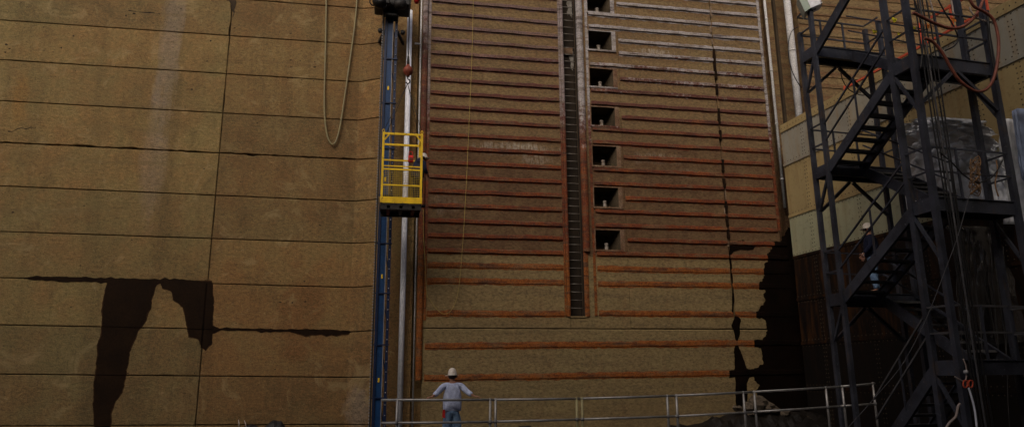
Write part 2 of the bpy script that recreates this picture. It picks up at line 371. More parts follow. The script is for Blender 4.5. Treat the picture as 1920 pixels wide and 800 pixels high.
XK = sum(onY(k, yk, D).x for (_, yk, k, _, _) in JL)/len(JL)
XJ = sum(onY(x, y, D).x for x, y in ((437, 25), (425, 150), (413, 283), (400, 410), (388, 525), (371, 707)))/6
X0 = onY(0, 400, D).x; XL = X0-9
XCH = Xc(720, 200)-.02            # where the chamfer ends
lw = thing('concrete_wall', 'brown concrete chamber wall in lifts, left of the blue mast, dark seepage stains on it', 'wall', (XJ, D, -1.2))
rows = []
for (y0, yk, xk, yc, xc) in JL:
    rows.append((onY(0, y0, D).z, onY(xk, yk, D).z, onY(xc, yc, DC).z))
rows = [(r[0]+1.55, r[1]+1.5, r[2]+1.5) for r in rows[:1]]+rows+[(rows[-1][0]-1.6, rows[-1][1]-1.6, rows[-1][2]-1.6)]
rows = [(rows[0][0]+1.5, rows[0][1]+1.5, rows[0][2]+1.5)]+rows
def zr(r, X): return r[0]+(r[1]-r[0])*(X-X0)/(XK-X0)
cn = Vector((XCH-XK, DC-D, 0)).normalized(); cn = Vector((cn.y, -cn.x, 0))
for i in range(len(rows)-1):
    u, l = rows[i], rows[i+1]
    big = .045 if i == 5 else .006; bigu = .03 if i == 6 else .006
    for k, (xa, xb, m) in enumerate(((XL, XJ, 'conc_olive'), (XJ, XK+.06, 'conc_red'))):
        q = [(xa, D, zr(l, xa)), (xb, D, zr(l, xb)), (xb, D, zr(u, xb)), (xa, D, zr(u, xa))]
        sj = .07 if (k == 0 and i in (1, 2)) else .008
        panel(q, (0, -1, 0), 'concrete_panel', M[m], lw, amp=(big, sj, bigu, .008), seed=i*7+k, gap=.02, bev=.016, seg=.09 if i in (5, 6) else .22)
    zl, zu = zr(l, XK), zr(u, XK)
    ko = .06; yk_ = D+ko*(D-DC)/(XCH-XK)
    q = [(XK-ko, yk_, zl), (XCH, DC, l[2]), (XCH, DC, u[2]), (XK-ko, yk_, zu)]
    panel(q, cn, 'concrete_panel', M['conc_red'], lw, amp=(big*.6, .008, bigu*.6, .004), seed=i*7+5, gap=.02, bev=.016)
zt, zb = rows[0][1]+.2, rows[-1][1]-.2
b = MB(); b.hexa([(XL, D+.09, zb), (XK, D+.09, zb), (XK, D+.6, zb), (XL, D+.6, zb), (XL, D+.09, zt), (XK, D+.09, zt), (XK, D+.6, zt), (XL, D+.6, zt)])
b.hexa([(XK, D+.095, zb), (XCH+.05, DC+.13, zb), (XCH+.05, DC+.9, zb), (XK, D+.595, zb), (XK, D+.095, zt), (XCH+.05, DC+.13, zt), (XCH+.05, DC+.9, zt), (XK, D+.595, zt)])
b.build('joint_backing', M['dark_joint'], lw)
def stain(pts, Y, m, parent, sub=.06, amp=.035, name='seepage_stain', seed=0, push=.006, halo=True):
    if halo and m is M['seep'] and len(pts) < 40:
        cx_ = sum(p[0] for p in pts)/len(pts); ar_ = sum(pts[i][0]*pts[(i+1) % len(pts)][1]-pts[(i+1) % len(pts)][0]*pts[i][1] for i in range(len(pts)))
        sg_ = -1 if ar_ > 0 else 1; big_ = []
        for i in range(len(pts)):
            dx_, dy_ = pts[(i+1) % len(pts)][0]-pts[i-1][0], pts[(i+1) % len(pts)][1]-pts[i-1][1]; L_ = math.hypot(dx_, dy_) or 1
            w_ = 1.2+2.2*abs(nz(pts[i][0]*.05, pts[i][1]*.05)); big_.append((pts[i][0]-sg_*dy_/L_*w_, pts[i][1]+sg_*dx_/L_*w_))
        stain(big_, Y, M['seep_edge'], parent, sub, amp*.9, 'tide_mark', seed, push-.0025, False)
    P = [onY(x, y, Y) for x, y in pts]; out = []
    for i in range(len(P)):
        a, b2 = P[i], P[(i+1) % len(P)]; d = b2-a; k = max(1, int(d.length/sub)); nn = Vector((-d.z, 0, d.x)).normalized() if d.length > 0 else Vector()
        for j in range(k):
            p = a+d*(j/k); out.append(p+nn*amp*(nz(p.x*4+seed, p.z*4)+.6*nz(p.x*11, p.z*11+seed)))
    vs = [Vector((p.x, Y-push, p.z)) for p in out]; n = len(vs)
    vs += [Vector((p.x, Y-push+.004, p.z)) for p in out]
    fs = [tuple(reversed(range(n)))]+[(i, (i+1) % n, (i+1) % n+n, i+n) for i in range(n)]
    # face towards the viewer whatever the winding
    ar = sum(vs[i].x*vs[(i+1) % n].z-vs[(i+1) % n].x*vs[i].z for i in range(n))
    if ar > 0: fs = [tuple(reversed(f)) for f in fs]
    return MB().add(vs, fs).build(name, m, parent)
stain([(203, 522), (192, 575), (193, 610), (184, 650), (180, 690), (176, 735), (177, 815), (205, 815), (209, 775), (216, 750), (229, 735), (235, 705), (243, 660), (252, 635), (258, 620), (268, 610), (275, 590), (283, 575), (285, 555), (296, 528)], D, M['seep'], lw)
stain([(298, 526), (305, 540), (322, 545), (325, 562), (344, 575), (350, 600), (355, 630), (372, 635), (378, 652), (385, 656), (395, 645), (398, 625), (415, 618), (398, 610), (400, 560), (397, 528)], D, M['seep'], lw, seed=3)
def jag(x0, x1, ya, yb, th, s, th2=None):
    up, dn = [], []
    k = int((x1-x0)/9)
    for i in range(k+1):
        x = x0+(x1-x0)*i/k; y = ya+(yb-ya)*i/k; e = min(1, i/3, (k-i)/3)
        up.append((x, y-e*th*(.45+.9*abs(nz(x*.06, s)))-.3)); dn.append((x, y+e*(th2 or th)*(.35+1.2*abs(nz(x*.05, s+9)))+.3))
    return up+dn[::-1]
for (xa, ya, xb, yb) in ((191, 611.5, 270, 614), (181, 702, 236, 702.6), (351, 616, 399, 617)):
    stain([(xa, ya-1), (xb, yb-1), (xb, yb+1), (xa, ya+1)], D, M['wet'], lw, amp=.004, name='joint_line', push=.0095, halo=False)
stain([(386, 531), (389, 531), (379, 651), (376, 651)], D, M['wet'], lw, amp=.004, name='joint_line', push=.0095, halo=False)
stain(jag(42, 392, 521, 531, 9, 1., 8), D, M['seep'], lw, seed=5, push=.0085, amp=.02)
stain(jag(398, 690, 616, 623, 4.5, 4.), D, M['seep'], lw, seed=6, push=.0085, amp=.012)
stain(jag(545, 660, 621, 624, 7, 8.), D, M['seep'], lw, seed=7, push=.011, amp=.015)

M['chip'] = plain('chipped_hollow', (.05, .033, .018), (.03, .02, .011), 5, .95)
chips = [(545, 113, 3), (563, 114, 3), (590, 116, 3), (546, 126, 3), (590, 126, 4), (548, 146, 4), (566, 150, 3), (588, 152, 3), (12, 84, 5), (18, 92, 4), (10, 98, 4), (115, 90, 5), (138, 68, 4), (395, 77, 4), (360, 168, 5), (388, 115, 3), (252, 26, 5), (236, 30, 4), (545, 63, 3),
         (525, 566, 4), (548, 567, 5), (572, 565, 4), (526, 527, 3), (549, 527, 3), (571, 527, 4), (24, 398, 5), (133, 575, 3), (600, 422, 3)]
chips += [(random.uniform(5, 660), random.uniform(5, 790), random.uniform(1.6, 3.2)) for _ in range(45)]
for k, (x, y, r_) in enumerate(chips):
    w_ = random.uniform(.8, 1.7); stain([(x+r_*w_*.5*math.cos(a)*random.uniform(.6, 1.1), y+r_*.4*math.sin(a)*random.uniform(.5, 1.1)) for a in [q*.785 for q in range(8)]], D, M['chip'], lw, sub=.2, amp=.006, name='chip', halo=False, push=.005)
def crack(pts, w, nm='crack'):
    up = [(x+random.uniform(-1, 1), y-w*random.uniform(.3, 1)) for x, y in pts]; dn = [(x+random.uniform(-1, 1), y+w*random.uniform(.2, 1)) for x, y in pts]
    stain(up+dn[::-1], D, M['chip'], lw, sub=.03, amp=.02, name=nm, halo=False, push=.005)
crack([(16, 246), (24, 247), (32, 242), (40, 240), (50, 242), (58, 239), (68, 240)], 1.2)
crack([(240, 20), (255, 22), (270, 24), (284, 24), (300, 27)], 1.0)
stain([(418, -4), (424, 2), (430, 1), (434, 8), (433, 16), (437, 24), (436, 34), (440, 26), (440, 14), (443, 6), (442, -6)], D, M['chip'], lw, sub=.03, amp=.03, name='chip', halo=False)
# ------------------------------------------------------------------ centre wall with steel armour
XA = Xc(797, 300)                 # left corner
XS0 = Xc(1062, 300); XS1 = Xc(1088, 300)        # ladder recess
XB0 = Xc(1104, 300)
XN0 = sum(Xc(x, y) for x, y in ((1100, 60), (1106, 145), (1108, 219), (1112, 293), (1115, 370), (1116, 450)))/6
XN1 = XN0+.86
XB1 = XN1+.22
XSM = sum(Xc(x, y) for x, y in ((1328, 20), (1352, 290), (1366, 430), (1376, 560)))/4
XE = sum(Xc(x, y) for x, y in ((1424, 20), (1437, 190), (1452, 330), (1463, 430)))/4
ZT = Zc(1000, -60)+2.2; ZJ = Zc(1100, 615.5); ZB = -1.2
ZLB = Zc(1085, 592)
cw = thing('armoured_wall', 'concrete wall armoured with rusty horizontal steel bars, between blue mast and stair tower', 'wall', ((XA+XE)/2, DC, ZB))
TH = .75
def slab(x0, x1, z0, z1, **k): return panel([(x0, DC, z0), (x1, DC, z0), (x1, DC, z1), (x0, DC, z1)], (0, -1, 0), 'concrete_panel', M['conc_mid'], cw, thick=TH, **k)
def rect(mb, x0, x1, z0, z1, y0=DC, y1=DC+TH): return mb.hexa([(x0, y0, z0), (x1, y0, z0), (x1, y1, z0), (x0, y1, z0), (x0, y0, z1), (x1, y0, z1), (x1, y1, z1), (x0, y1, z1)])
slab(XA, XS0, ZJ, ZT, gap=.012, bev=.01); slab(XB1, XSM, ZJ, ZT, gap=.02, bev=.015, amp=(.007, .02, .007, .007)); slab(XSM, XE, ZJ, ZT, gap=.02, bev=.015, amp=(.007, .007, .007, .02))
slab(XA, XSM, ZB, ZJ, gap=.03, seed=2); slab(XSM, XE+1.6, ZB, ZJ, gap=.03, seed=4)
rect(MB(), XS0, XB0+.004, ZJ+.015, ZLB).build('concrete_panel', M['conc_mid'], cw)
rect(MB(), XS1, XB0+.004, ZLB, ZT).build('concrete_panel', M['conc_mid'], cw)
rect(MB(), XS0-.01, XSM+.01, ZJ-.1, ZJ+.1, DC+.1, DC+TH).build('joint_backing', M['dark_joint'], cw)
rect(MB(), XSM-.1, XSM+.1, ZJ+.1, ZT, DC+.09, DC+TH).build('joint_backing', M['dark_joint'], cw)
rect(MB(), XA+.02, XE, ZJ-.08, ZJ+.08, DC+.1, DC+.7).build('joint_backing', M['dark_joint'], cw) if False else None
# ladder recess back
M['slot_black'] = plain('dark_recess', (.016, .011, .007), (.03, .02, .012), 1.5, .9)  # recess back and cheeks coloured near-black, far darker than the wall face
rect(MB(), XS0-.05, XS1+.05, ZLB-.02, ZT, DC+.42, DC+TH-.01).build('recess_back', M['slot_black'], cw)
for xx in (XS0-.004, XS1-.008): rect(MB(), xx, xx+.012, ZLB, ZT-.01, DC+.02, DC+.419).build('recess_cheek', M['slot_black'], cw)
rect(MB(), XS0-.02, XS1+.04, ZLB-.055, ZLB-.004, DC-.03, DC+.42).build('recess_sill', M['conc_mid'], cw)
# niches
NY = [(-12, 23.5), (60, 94), (130, 163), (202, 236), (275, 311), (352, 388), (432, 468)]
NZ = []
for k, (a, bb) in enumerate(NY):
    xm = 1122+k*4.0
    NZ.append((Zc(xm, bb), Zc(xm, a)))
edges = [ZT]
zprev = ZT
fill = MB()
for (z0, z1) in NZ:
    rect(MB(), XB0+.004, XB1, z1, zprev).build('concrete_panel', M['conc_mid'], cw)
    rect(MB(), XB0+.004, XN0, z0, z1).build('concrete_panel', M['conc_mid'], cw)
    rect(MB(), XN1, XB1, z0, z1).build('concrete_panel', M['conc_mid'], cw)
    zprev = z0
rect(MB(), XB0+.004, XB1, ZJ+.015, zprev).build('concrete_panel', M['conc_mid'], cw)
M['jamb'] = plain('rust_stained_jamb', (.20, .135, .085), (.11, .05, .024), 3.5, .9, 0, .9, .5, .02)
M['niche'] = plain('dark_niche_concrete', (.09, .065, .038), (.045, .032, .018), 2.5, .95, 0, .9, .6, .03)  # niche lining, a darker brown than the wall face around it
M['white_bitt'] = plain('chalky_bitt', (.24, .21, .18), (.13, .09, .06), 7, .7, 0, .8)
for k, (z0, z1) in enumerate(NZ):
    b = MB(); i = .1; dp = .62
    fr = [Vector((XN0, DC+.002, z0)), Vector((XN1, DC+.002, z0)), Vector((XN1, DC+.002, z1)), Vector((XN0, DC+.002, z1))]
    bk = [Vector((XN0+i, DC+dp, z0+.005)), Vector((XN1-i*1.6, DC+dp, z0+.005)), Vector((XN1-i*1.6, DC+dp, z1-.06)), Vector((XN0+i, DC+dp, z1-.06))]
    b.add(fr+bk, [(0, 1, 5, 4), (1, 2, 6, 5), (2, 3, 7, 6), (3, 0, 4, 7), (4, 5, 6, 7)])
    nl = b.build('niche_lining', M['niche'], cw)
    f = MB()
    w = .075
    for (xa, xb, za, zb2) in ((XN0-w*.5, XN0, z0-.004, z1+.002), (XN1, XN1+w*1.9, z0-.004, z1+.002), (XN0-w*.5, XN1+w*1.9, z1+.002, z1+w*.5)):
        rect(f, xa, xb, za, zb2, DC-.03, DC+.05)
    f.build('frame', M['strip'] if k < 2 else M['jamb'], nl)
    rect(MB(), XN0-w*.5, XN1+w*1.9, z0-.06, z0-.004, DC-.05, DC+.02).build('sill', M['strip'] if k < 4 else M['jamb'], nl)
    xp = XN0+.42
    MB().lathe((xp, DC+.15, z0+.006), [(.085, 0), (.085, .02), (.06, .025), (.06, .18), (.068, .19), (.068, .22), (.05, .24)], 12).build('mooring_bitt', M['white_bitt'], nl)
# bars
def rub_bar(xa, za, xb, zb2, h=.105, pr=.06, m='bar', seed=0.):
    n = max(3, int((xb-xa)/.11)); prof = [(-.85, 0), (-.8, .08), (-.55, .12), (-.47, .85), (-.40, 1.0), (.34, .95), (.46, .75), (.52, .14), (.62, .08), (.66, 0)]
    vs = []
    for i in range(n+1):
        t = i/n; x = xa+(xb-xa)*t; z = za+(zb2-za)*t
        e = .014*nz(x*1.1, seed)+.010*nz(x*5, seed+3); w = h*(1+.10*nz(x*2.3, seed+7)); q = pr*(1+.25*nz(x*3.1, seed+5))
        if i in (0, n): q *= .8; w *= .9
        for a, b2 in prof: vs.append((x, DC-.001-q*b2, z+e+a*w*(1 if abs(a) < .5 else 1+.35*nz(x*7, seed+a*5)+.2*nz(x*17, seed+a))))
    k = len(prof); fs = [(i*k+j, i*k+j+1, i*k+k+j+1, i*k+k+j) for i in range(n) for j in range(k-1)]
    fs += [tuple(reversed(range(k))), tuple(n*k+j for j in range(k))]
    fs = [tuple(reversed(f)) for f in fs]
    mb = MB(); mb.add(vs, fs, False); return mb.build('rub_bar', M[m], cw)
LL = [-20, 4, 26, 50, 74.5, 99, 124, 147.5, 172.5, 196, 225, 250, 280, 304, 331, 359, 386, 414, 441, 471, 500, 529, 587.5]
LR = [-4, 20, 44.5, 68, 90, 114, 137, 162.5, 187.5, 211, 237.5, 264, 287.5, 315, 340, 366, 392.5, 420, 449, 476, 505, 531, 587.5]
for i, (a, c) in enumerate(zip(LL, LR)):
    pa = Vector((0, DC, BAR0-BARD*i+random.uniform(-.012, .012) if i < 22 else Zc(930, 587.5))); s = random.uniform(-.003, .003)
    xa, xb = XA+.14, XS0-.20
    h = .125 if a < 480 else .14
    rub_bar(xa, pa.z+s*(xa-pa.x), xb, pa.z+s*(xb-pa.x), h=h, pr=.055 if a < 480 else .022, seed=i*1.7)
RA = [-12, 10.5, 37, 56, 79, 102, 122, 148, 172.5, 196, 221, 246, 271, 297, 320, 346, 373, 399, 425, 451, 477, 506, 534, 589]
RB = [14, 35, 55.5, 78, 100, 122, 147, 167, 189, 213, 236, 261, 282.5, 310, 332.5, 359, 381, 407, 430, 457, 482.5, 507.5, 534, 588]
FULL = {2, 3, 6, 8, 9, 11, 12, 14, 15, 17, 18, 20, 21, 22, 23}
ENDX = {19: 1452, 20: 1440, 21: 1433, 22: 1424, 23: 1419}
for i, (a, c) in enumerate(zip(RA, RB)):
    pa = Vector((8, DC, BAR0-BARD*(i-1)+random.uniform(-.012, .012) if i < 23 else Zc(1300, 588))); s = random.uniform(-.002, .002); f = lambda x: pa.z+s*(x-pa.x)
    x0 = XB0+.16 if i in FULL else XB1+.03
    h = .125 if a < 490 else .14; pr = .055 if a < 490 else .022
    rub_bar(x0, f(x0), XSM-.025, f(XSM-.025), h, pr, seed=50+i*1.3)
    xe = XE-.10
    if i in ENDX:
        xd = Xc(ENDX[i], c); rub_bar(XSM+.025, f(XSM+.025), xd, f(xd), h, pr, seed=90+i)
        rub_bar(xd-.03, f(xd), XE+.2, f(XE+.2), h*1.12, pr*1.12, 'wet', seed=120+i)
    else: rub_bar(XSM+.025, f(XSM+.025), xe, f(xe), h, pr, seed=90+i)
for ya, yb, hh in ((648, 642.5, .15), (708, 698, .14)):
    pa, pb = onY(800, ya, DC), onY(1400, yb, DC); s = (pb.z-pa.z)/(pb.x-pa.x); f = lambda x: pa.z+s*(x-pa.x)
    x1 = Xc(1415, yb) if ya < 700 else Xc(1368, yb)
    rub_bar(XA+.1, f(XA+.1), x1, f(x1), hh, .024, seed=ya)
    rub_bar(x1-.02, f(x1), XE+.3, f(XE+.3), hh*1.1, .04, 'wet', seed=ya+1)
# vertical strips
def vstrip(x0, x1, z0, z1, pr, name, m='strip', rnd=True, seed=0.):
    n = max(4, int((z1-z0)/.25)); vs = []; prof = [(0, 0), (.06, .6), (.25, .95), (.5, 1.05), (.75, .95), (.94, .6), (1, 0)] if rnd else [(0, 0), (0, 1), (.5, 1.02), (1, 1), (1, 0)]
    for i in range(n+1):
        z = z0+(z1-z0)*i/n; j = .008*nz(z*1.3, seed)
        for a, b2 in prof: vs.append((x0+(x1-x0)*a+j, DC-.002-pr*b2*(1+.12*nz(z*2.1, a*2, seed)), z))
    k = len(prof); fs = [(i*k+j, i*k+j+1, i*k+k+j+1, i*k+k+j) for i in range(n) for j in range(k-1)]+[tuple(reversed(range(k))), tuple(n*k+j for j in range(k))]
    return MB().add(vs, fs, False).build(name, M[m], cw)
vstrip(XA-.17, XA+.03, Zc(790, 712), ZT, .09, 'corner_guard', 'corner', seed=1)
vstrip(XA+.035, XA+.12, Zc(790, 600), ZT, .02, 'edge_strip', rnd=False, seed=2)
vstrip(XS0-.19, XS0-.13, ZLB, ZT, .03, 'edge_strip', rnd=False, seed=3)
vstrip(XS0-.12, XS0+.005, ZLB-.02, ZT, .05, 'edge_strip', seed=4)
vstrip(XS1-.005, XS1+.235, ZLB+2.1, ZT, .11, 'guard_pipe', seed=5)
vstrip(XS1-.005, XS1+.16, ZLB-.02, ZLB+2.1, .03, 'edge_strip', 'strip', seed=8)
vstrip(XB0+.02, XB0+.11, ZLB, ZT, .02, 'edge_strip', rnd=False, seed=6)
vstrip(XE-.09, XE+.01, Zc(1460, 432), ZT, .03, 'edge_strip', rnd=False, seed=7)
# crumbling repair along the vertical seam
M['seam'] = plain('seam_mortar', (.27, .19, .13), (.10, .065, .035), 4, .9, 0, .8, .8, .04)
b = MB(); z = ZLB+2.4
while z < ZT-1:
    L = random.uniform(.12, .5); w = random.uniform(.03, .10)
    x = XSM+random.uniform(-.05, .05)
    if random.random() < .6:
        P8 = []
        for zz in (z, z+L):
            for ax, ay in ((-1, -1), (1, -1), (1, 1), (-1, 1)): P8.append((x+ax*w/2*random.uniform(.5, 1), DC+(-.02 if ay < 0 else .03), zz+random.uniform(-.03, .03)))
        b.hexa(P8)
    z += L+random.uniform(0, .25)
o = b.build('seam_mortar', M['seam'], cw); tag(o, kind='stuff')
# black wet growth at the right; largest patch also paints deep recess shade
stain([(1476, 425), (1468, 445), (1460, 455), (1445, 470), (1437, 483), (1440, 490), (1430, 505), (1437, 515), (1422, 532), (1433, 545), (1430, 570), (1420, 585), (1432, 600), (1437, 620), (1430, 640), (1415, 645), (1428, 655), (1430, 680), (1418, 690), (1405, 695), (1422, 720), (1420, 750), (1425, 830), (1560, 830), (1560, 425)], DC, M['wet'], cw, sub=.035, amp=.11, name='growth_and_shade')
stain([(1378, 590), (1388, 598), (1386, 630), (1382, 640), (1392, 665), (1400, 690), (1410, 694), (1400, 720), (1402, 765), (1380, 765), (1378, 705), (1366, 708), (1378, 690), (1376, 660), (1380, 640), (1372, 610)], DC, M['wet'], cw, amp=.03, name='growth_and_shade', push=.0085)
stain([(1367, 452), (1395, 450), (1400, 458), (1416, 462), (1412, 468), (1390, 468), (1376, 472), (1367, 482)], DC, M['wet'], cw, amp=.03, name='growth_and_shade')
stain([(1366, 480), (1371, 480), (1374, 525), (1377, 560), (1375, 585), (1372, 585), (1373, 540)], DC, M['wet'], cw, amp=.012, name='growth_and_shade')
for k, (ya, yb) in enumerate(((95, 150), (160, 178), (205, 232), (245, 262), (300, 322), (335, 352), (378, 400), (405, 425), (430, 448))):
    xs = [Xc(1328, 20)*0+XSM]*1
    za_, zb_ = Zc(1350, ya), Zc(1350, yb); mb = MB(); pts = []
    n_ = 8
    for q in range(n_+1): pts.append((XSM-.03-.05*abs(nz(q*.9+k*3.1)), za_+(zb_-za_)*q/n_))
    for q in range(n_, -1, -1): pts.append((XSM+.03+.06*abs(nz(q*.8+k*5.7, 4)), za_+(zb_-za_)*q/n_))
    vs = [Vector((x, DC-.075, z)) for x, z in pts]; m_ = len(vs); vs += [v+Vector((0, .08, 0)) for v in vs]
    mb.add(vs, [tuple(range(m_))]+[((q+1) % m_, q, q+m_, (q+1) % m_+m_) for q in range(m_)]); mb.build('seam_growth', M['seep'], cw)
# slot between chamfer and corner
b = MB(); rect(b, XCH-.02, XA+.03, ZB, ZT, DC+.3, DC+.7); b.build('slot_back', M['conc_red'], cw)
b = MB(); rect(b, Xc(759, 500)+.02, Xc(776, 500)-.02, ZB, ZT, DC+.12, DC+.301); b.build('slot_rib', M['conc_red'], cw)
MB().tube([(Xc(780, 500)+.0, DC+.08, ZB), (Xc(780, 500)+.0, DC+.08, ZT)], .028, 8).build('conduit', M['off_white'], cw)
MB().box((Xc(783, 83), DC-.02, Zc(783, 83)), .2, .05, .05).build('conduit_bracket', M['off_white'], cw)

# ladder in the recess
lad = thing('ladder', 'narrow steel rung ladder inside the tall dark wall recess', 'ladder', ((XS0+XS1)/2, DC+.18, ZLB))
for x in (XS0+.025, XS1-.025): MB().bar((x, DC+.18, ZLB+.002), (x, DC+.18, ZT-.2), .03, .05).build('rail', M['dark_joint'], lad)
z = ZLB+.27; first = None
M['rung'] = plain('pale_worn_rung', (.24, .22, .19), (.14, .11, .09), 8, .5, .3)
while z < ZT-.4:
    if first is None: first = MB().tube([(XS0+.03, DC+.17, z), (XS1-.03, DC+.17, z)], .014, 6).build('rung', M['rung'], lad); z00 = z
    else: c = first.copy(); COL.objects.link(c); c.parent = lad; c.location = (0, random.uniform(-.008, .008), z-z00)
    z += .262
MB().box(((XS0+XS1)/2, DC+.36, Zc(1070, 88)), .36, .10, .26, bev=.02).build('concrete_block', M['jamb'], cw)
M['lime'] = plain('lime_bloom', (.30, .28, .25), (.13, .11, .09), 6, .95, 0, .9)
stain([(1063, 4), (1072, 2), (1077, 10), (1075, 30), (1072, 34), (1068, 26), (1064, 30)], DC+.42, M['lime'], cw, sub=.04, amp=.05, name='lime_stain', halo=False)
stain([(1063, 97), (1080, 97), (1079, 108), (1076, 118), (1074, 134), (1071, 128), (1070, 112), (1066, 106)], DC+.42, M['lime'], cw, sub=.04, amp=.04, name='lime_stain', halo=False)

# ------------------------------------------------------------------ right recess and upper wall behind the gate
rw = thing('concrete_wall', 'grooved concrete recess beside the armoured wall with upper barred wall above the steel gate', 'wall', (XE+4, DC+1, ZB))
XR1 = Xc(1503, 100, DC+.3)
b = MB(); rect(b, XE, XR1+.1, ZB, ZT, DC+.85, DC+1.4); b.build('recess_back', M['conc_mid'], rw)
b = MB(); rect(b, XR1, XR1+12, ZB, ZT, DC+.30, DC+.85); b.build('concrete_panel', M['conc_mid'], rw)
for xp, wd, yy, m in ((1452, .30, .62, 'conc_mid'), (1461, .10, .50, 'dark_joint')):
    x = Xc(xp, 100, DC+.5); b = MB(); rect(b, x-wd/2, x+wd/2, ZB, ZT, DC+yy, DC+.851+yy*.0); b.build('pilaster', M[m], rw)
for i in range(14):
    z = Zc(1600, 140, DC+.3)-.6+i*.43
    n = 20; mb = MB(); mb.bar((XR1+.05, DC+.29, z), (XR1+11, DC+.29, z), .03, .085, bev=.012); o = mb.build('rub_bar', M['conc_mid'], rw)
def vpipe(name, label, cat, x, y, px, r, Y, m, z0, z1, brackets=4):
    X = onY(x, y, Y).x; t = thing(name, label, cat, (X, Y, z0))
    MB().tube([(X, Y, z0), (X, Y, (z0+z1)/2), (X, Y, z1)], r, 14).build('pipe', M[m], t)
    for k in range(brackets):
        z = z0+(z1-z0)*(k+.5)/brackets
        MB().lathe((X, Y, z), [(r+.012, -.03), (r+.012, .03)], 14).build('clamp', M['worn_steel' if m != 'off_white' else 'off_white'], t)
    return X
M['pipe_scar'] = armour('scarred_white_pipe', 1.0, -9)
vpipe('drain_pipe', 'thick chalky white vertical pipe in the recess left of the stair tower', 'pipe', 1486, 100, 0, .13, DC+.15, 'off_white', 9.0, ZT, 3)
vpipe('thin_pipe', 'thin grey vertical pipe beside the right edge of the armoured wall', 'pipe', 1443, 100, 0, .05, DC+.4, 'off_white', 7.5, ZT, 5)

# ------------------------------------------------------------------ steel gate on the right
HG = R(-4.6); GV = Vector((math.sin(HG), math.cos(HG), 0)); GU = Vector((GV.y, -GV.x, 0))    # GV runs away along the gate
GP = onY(1472, 330, 21.75)
def ongate(x, y, off=0.): return onp(x, y, GP-GU*off, GU)
def gz(x, y): return ongate(x, y).z
zs = [ (gz(1457, 233)+gz(1640, 145))/2, (gz(1458, 246)+gz(1640, 160))/2, (gz(1465, 316)+gz(1907, 105))/2, (gz(1480, 406)+gz(1640, 351))/2, (gz(1485, 482)+gz(1660, 441))/2 ]
dz = zs[3]-zs[4]
zs += [zs[4]-dz, zs[4]-2*dz, zs[4]-3*dz]
zs = [z for z in zs if z > -1]+[-1.2]
GL = 0.0; GE = 16.0
gt = thing('lock_gate', 'riveted steel lock gate of grey, tan and olive plates behind the black stair tower', 'gate', (GP.x, GP.y, -1.2))
def gp(s, z, off=0.): return Vector((GP.x, GP.y, 0))-GV*s-GU*off+Vector((0, 0, z))    # s metres towards the viewer, off towards the chamber
def gbox(mb, s0, s1, z0, z1, o0, o1):
    return mb.hexa([gp(s0, z0, o1), gp(s1, z0, o1), gp(s1, z0, o0), gp(s0, z0, o0), gp(s0, z1, o1), gp(s1, z1, o1), gp(s1, z1, o0), gp(s0, z1, o0)])
gbox(MB(), 0, GE, -1.2, zs[0]-.02, -1.2, -.03).build('body', M['g_black'], gt)
mats = ['g_tan', 'g_grey', 'g_tan', 'g_olive', 'g_rust', 'g_rust', 'g_black', 'g_black', 'g_black']
for r in range(len(zs)-1):
    z1, z0 = zs[r], zs[r+1]
    s = 0.; k = 0
    wds = [1.1, 2.2, 2.2, 2.2, 2.2, 2.2, 2.2, 2.2]
    while s < GE-.1:
        w = min(wds[min(k, 7)], GE-s)
        gbox(MB(), s+.004, s+w-.004, z0+.004, z1-.004, -.028, 0).build('gate_plate', M[mats[r]], gt); s += w; k += 1
    o = gbox(MB(), 0, GE, z0-.045, z0+.045, .002, .03).build('girder_flange', M[mats[r] if r in (0, 1, 2) else 'g_rust'], gt)
    rv = MB()
    def rivet(s_, z_, o_=.0):
        c = gp(s_, z_, o_); rr = .022
        vs = [c+GV*rr*math.cos(q*1.0472)+Vector((0, 0, rr*math.sin(q*1.0472))) for q in range(6)]+[c-GU*.014]
        rv.add(vs, [(q, (q+1) % 6, 6) for q in range(6)])
    q = .06
    while q < GE:
        rivet(q, z0+.10); rivet(q, z0-.10) if r+2 < len(zs) else None; q += .16
    if r > 0:
        s = 1.1
        while s < GE:
            z = z0+.2
            while z < z1-.15: rivet(s-.05, z); rivet(s+.05, z); z += .13
            s += 1.1
    rv = rv.build('rivets', M['rivet'], gt); tag(rv, kind='stuff')

# ------------------------------------------------------------------ stair tower
HT = R(-4.0); TV = Vector((math.sin(HT), math.cos(HT), 0)); TU = Vector((TV.y, -TV.x, 0)); ZV = Vector((0, 0, 1))
T0 = atd(1801, 708, 14.0); T0.z = 0
def vof(x, y=712): return (onp(x, y, T0, TU)-T0).dot(TV)
V1, V2, V3 = vof(1755), vof(1598), vof(1571)
TW = 2.1
def tp(u, v, z): return Vector((T0.x, T0.y, 0))+TU*u+TV*v+ZV*z
zn = [1.74, 5.02, 8.27, 11.55]; zf = [3.40, 6.72, 10.0]
def zpx(x, y, u, v): # height of a pixel at a tower plan place
    return onp(x, y, tp(u, v, 0), HF).z
zn[0] = zpx(1779, 690, 0, V1/2); zn[1] = zpx(1731, 388, 0, V1/2); zn[2] = zpx(1684, 124, 0, V1/2); zn[3] = 2*zn[2]-zn[1]
zf[0] = zpx(1573, 562, 0, (V2+V3)/2); zf[1] = zpx(1546, 322, 0, (V2+V3)/2); zf[2] = zpx(1516, 103, 0, (V2+V3)/2)
print('TOWER', V1, V2, V3, zn, zf, 'walls', XK, XJ, XA, XSM, XE, ZT)
tw = thing('stair_tower', 'black steel stair tower with switchback flights in front of the gate', 'stairs', tp(1, 2, -1.2))
BS = M['black_steel']
LEGW = .115
tops = {}
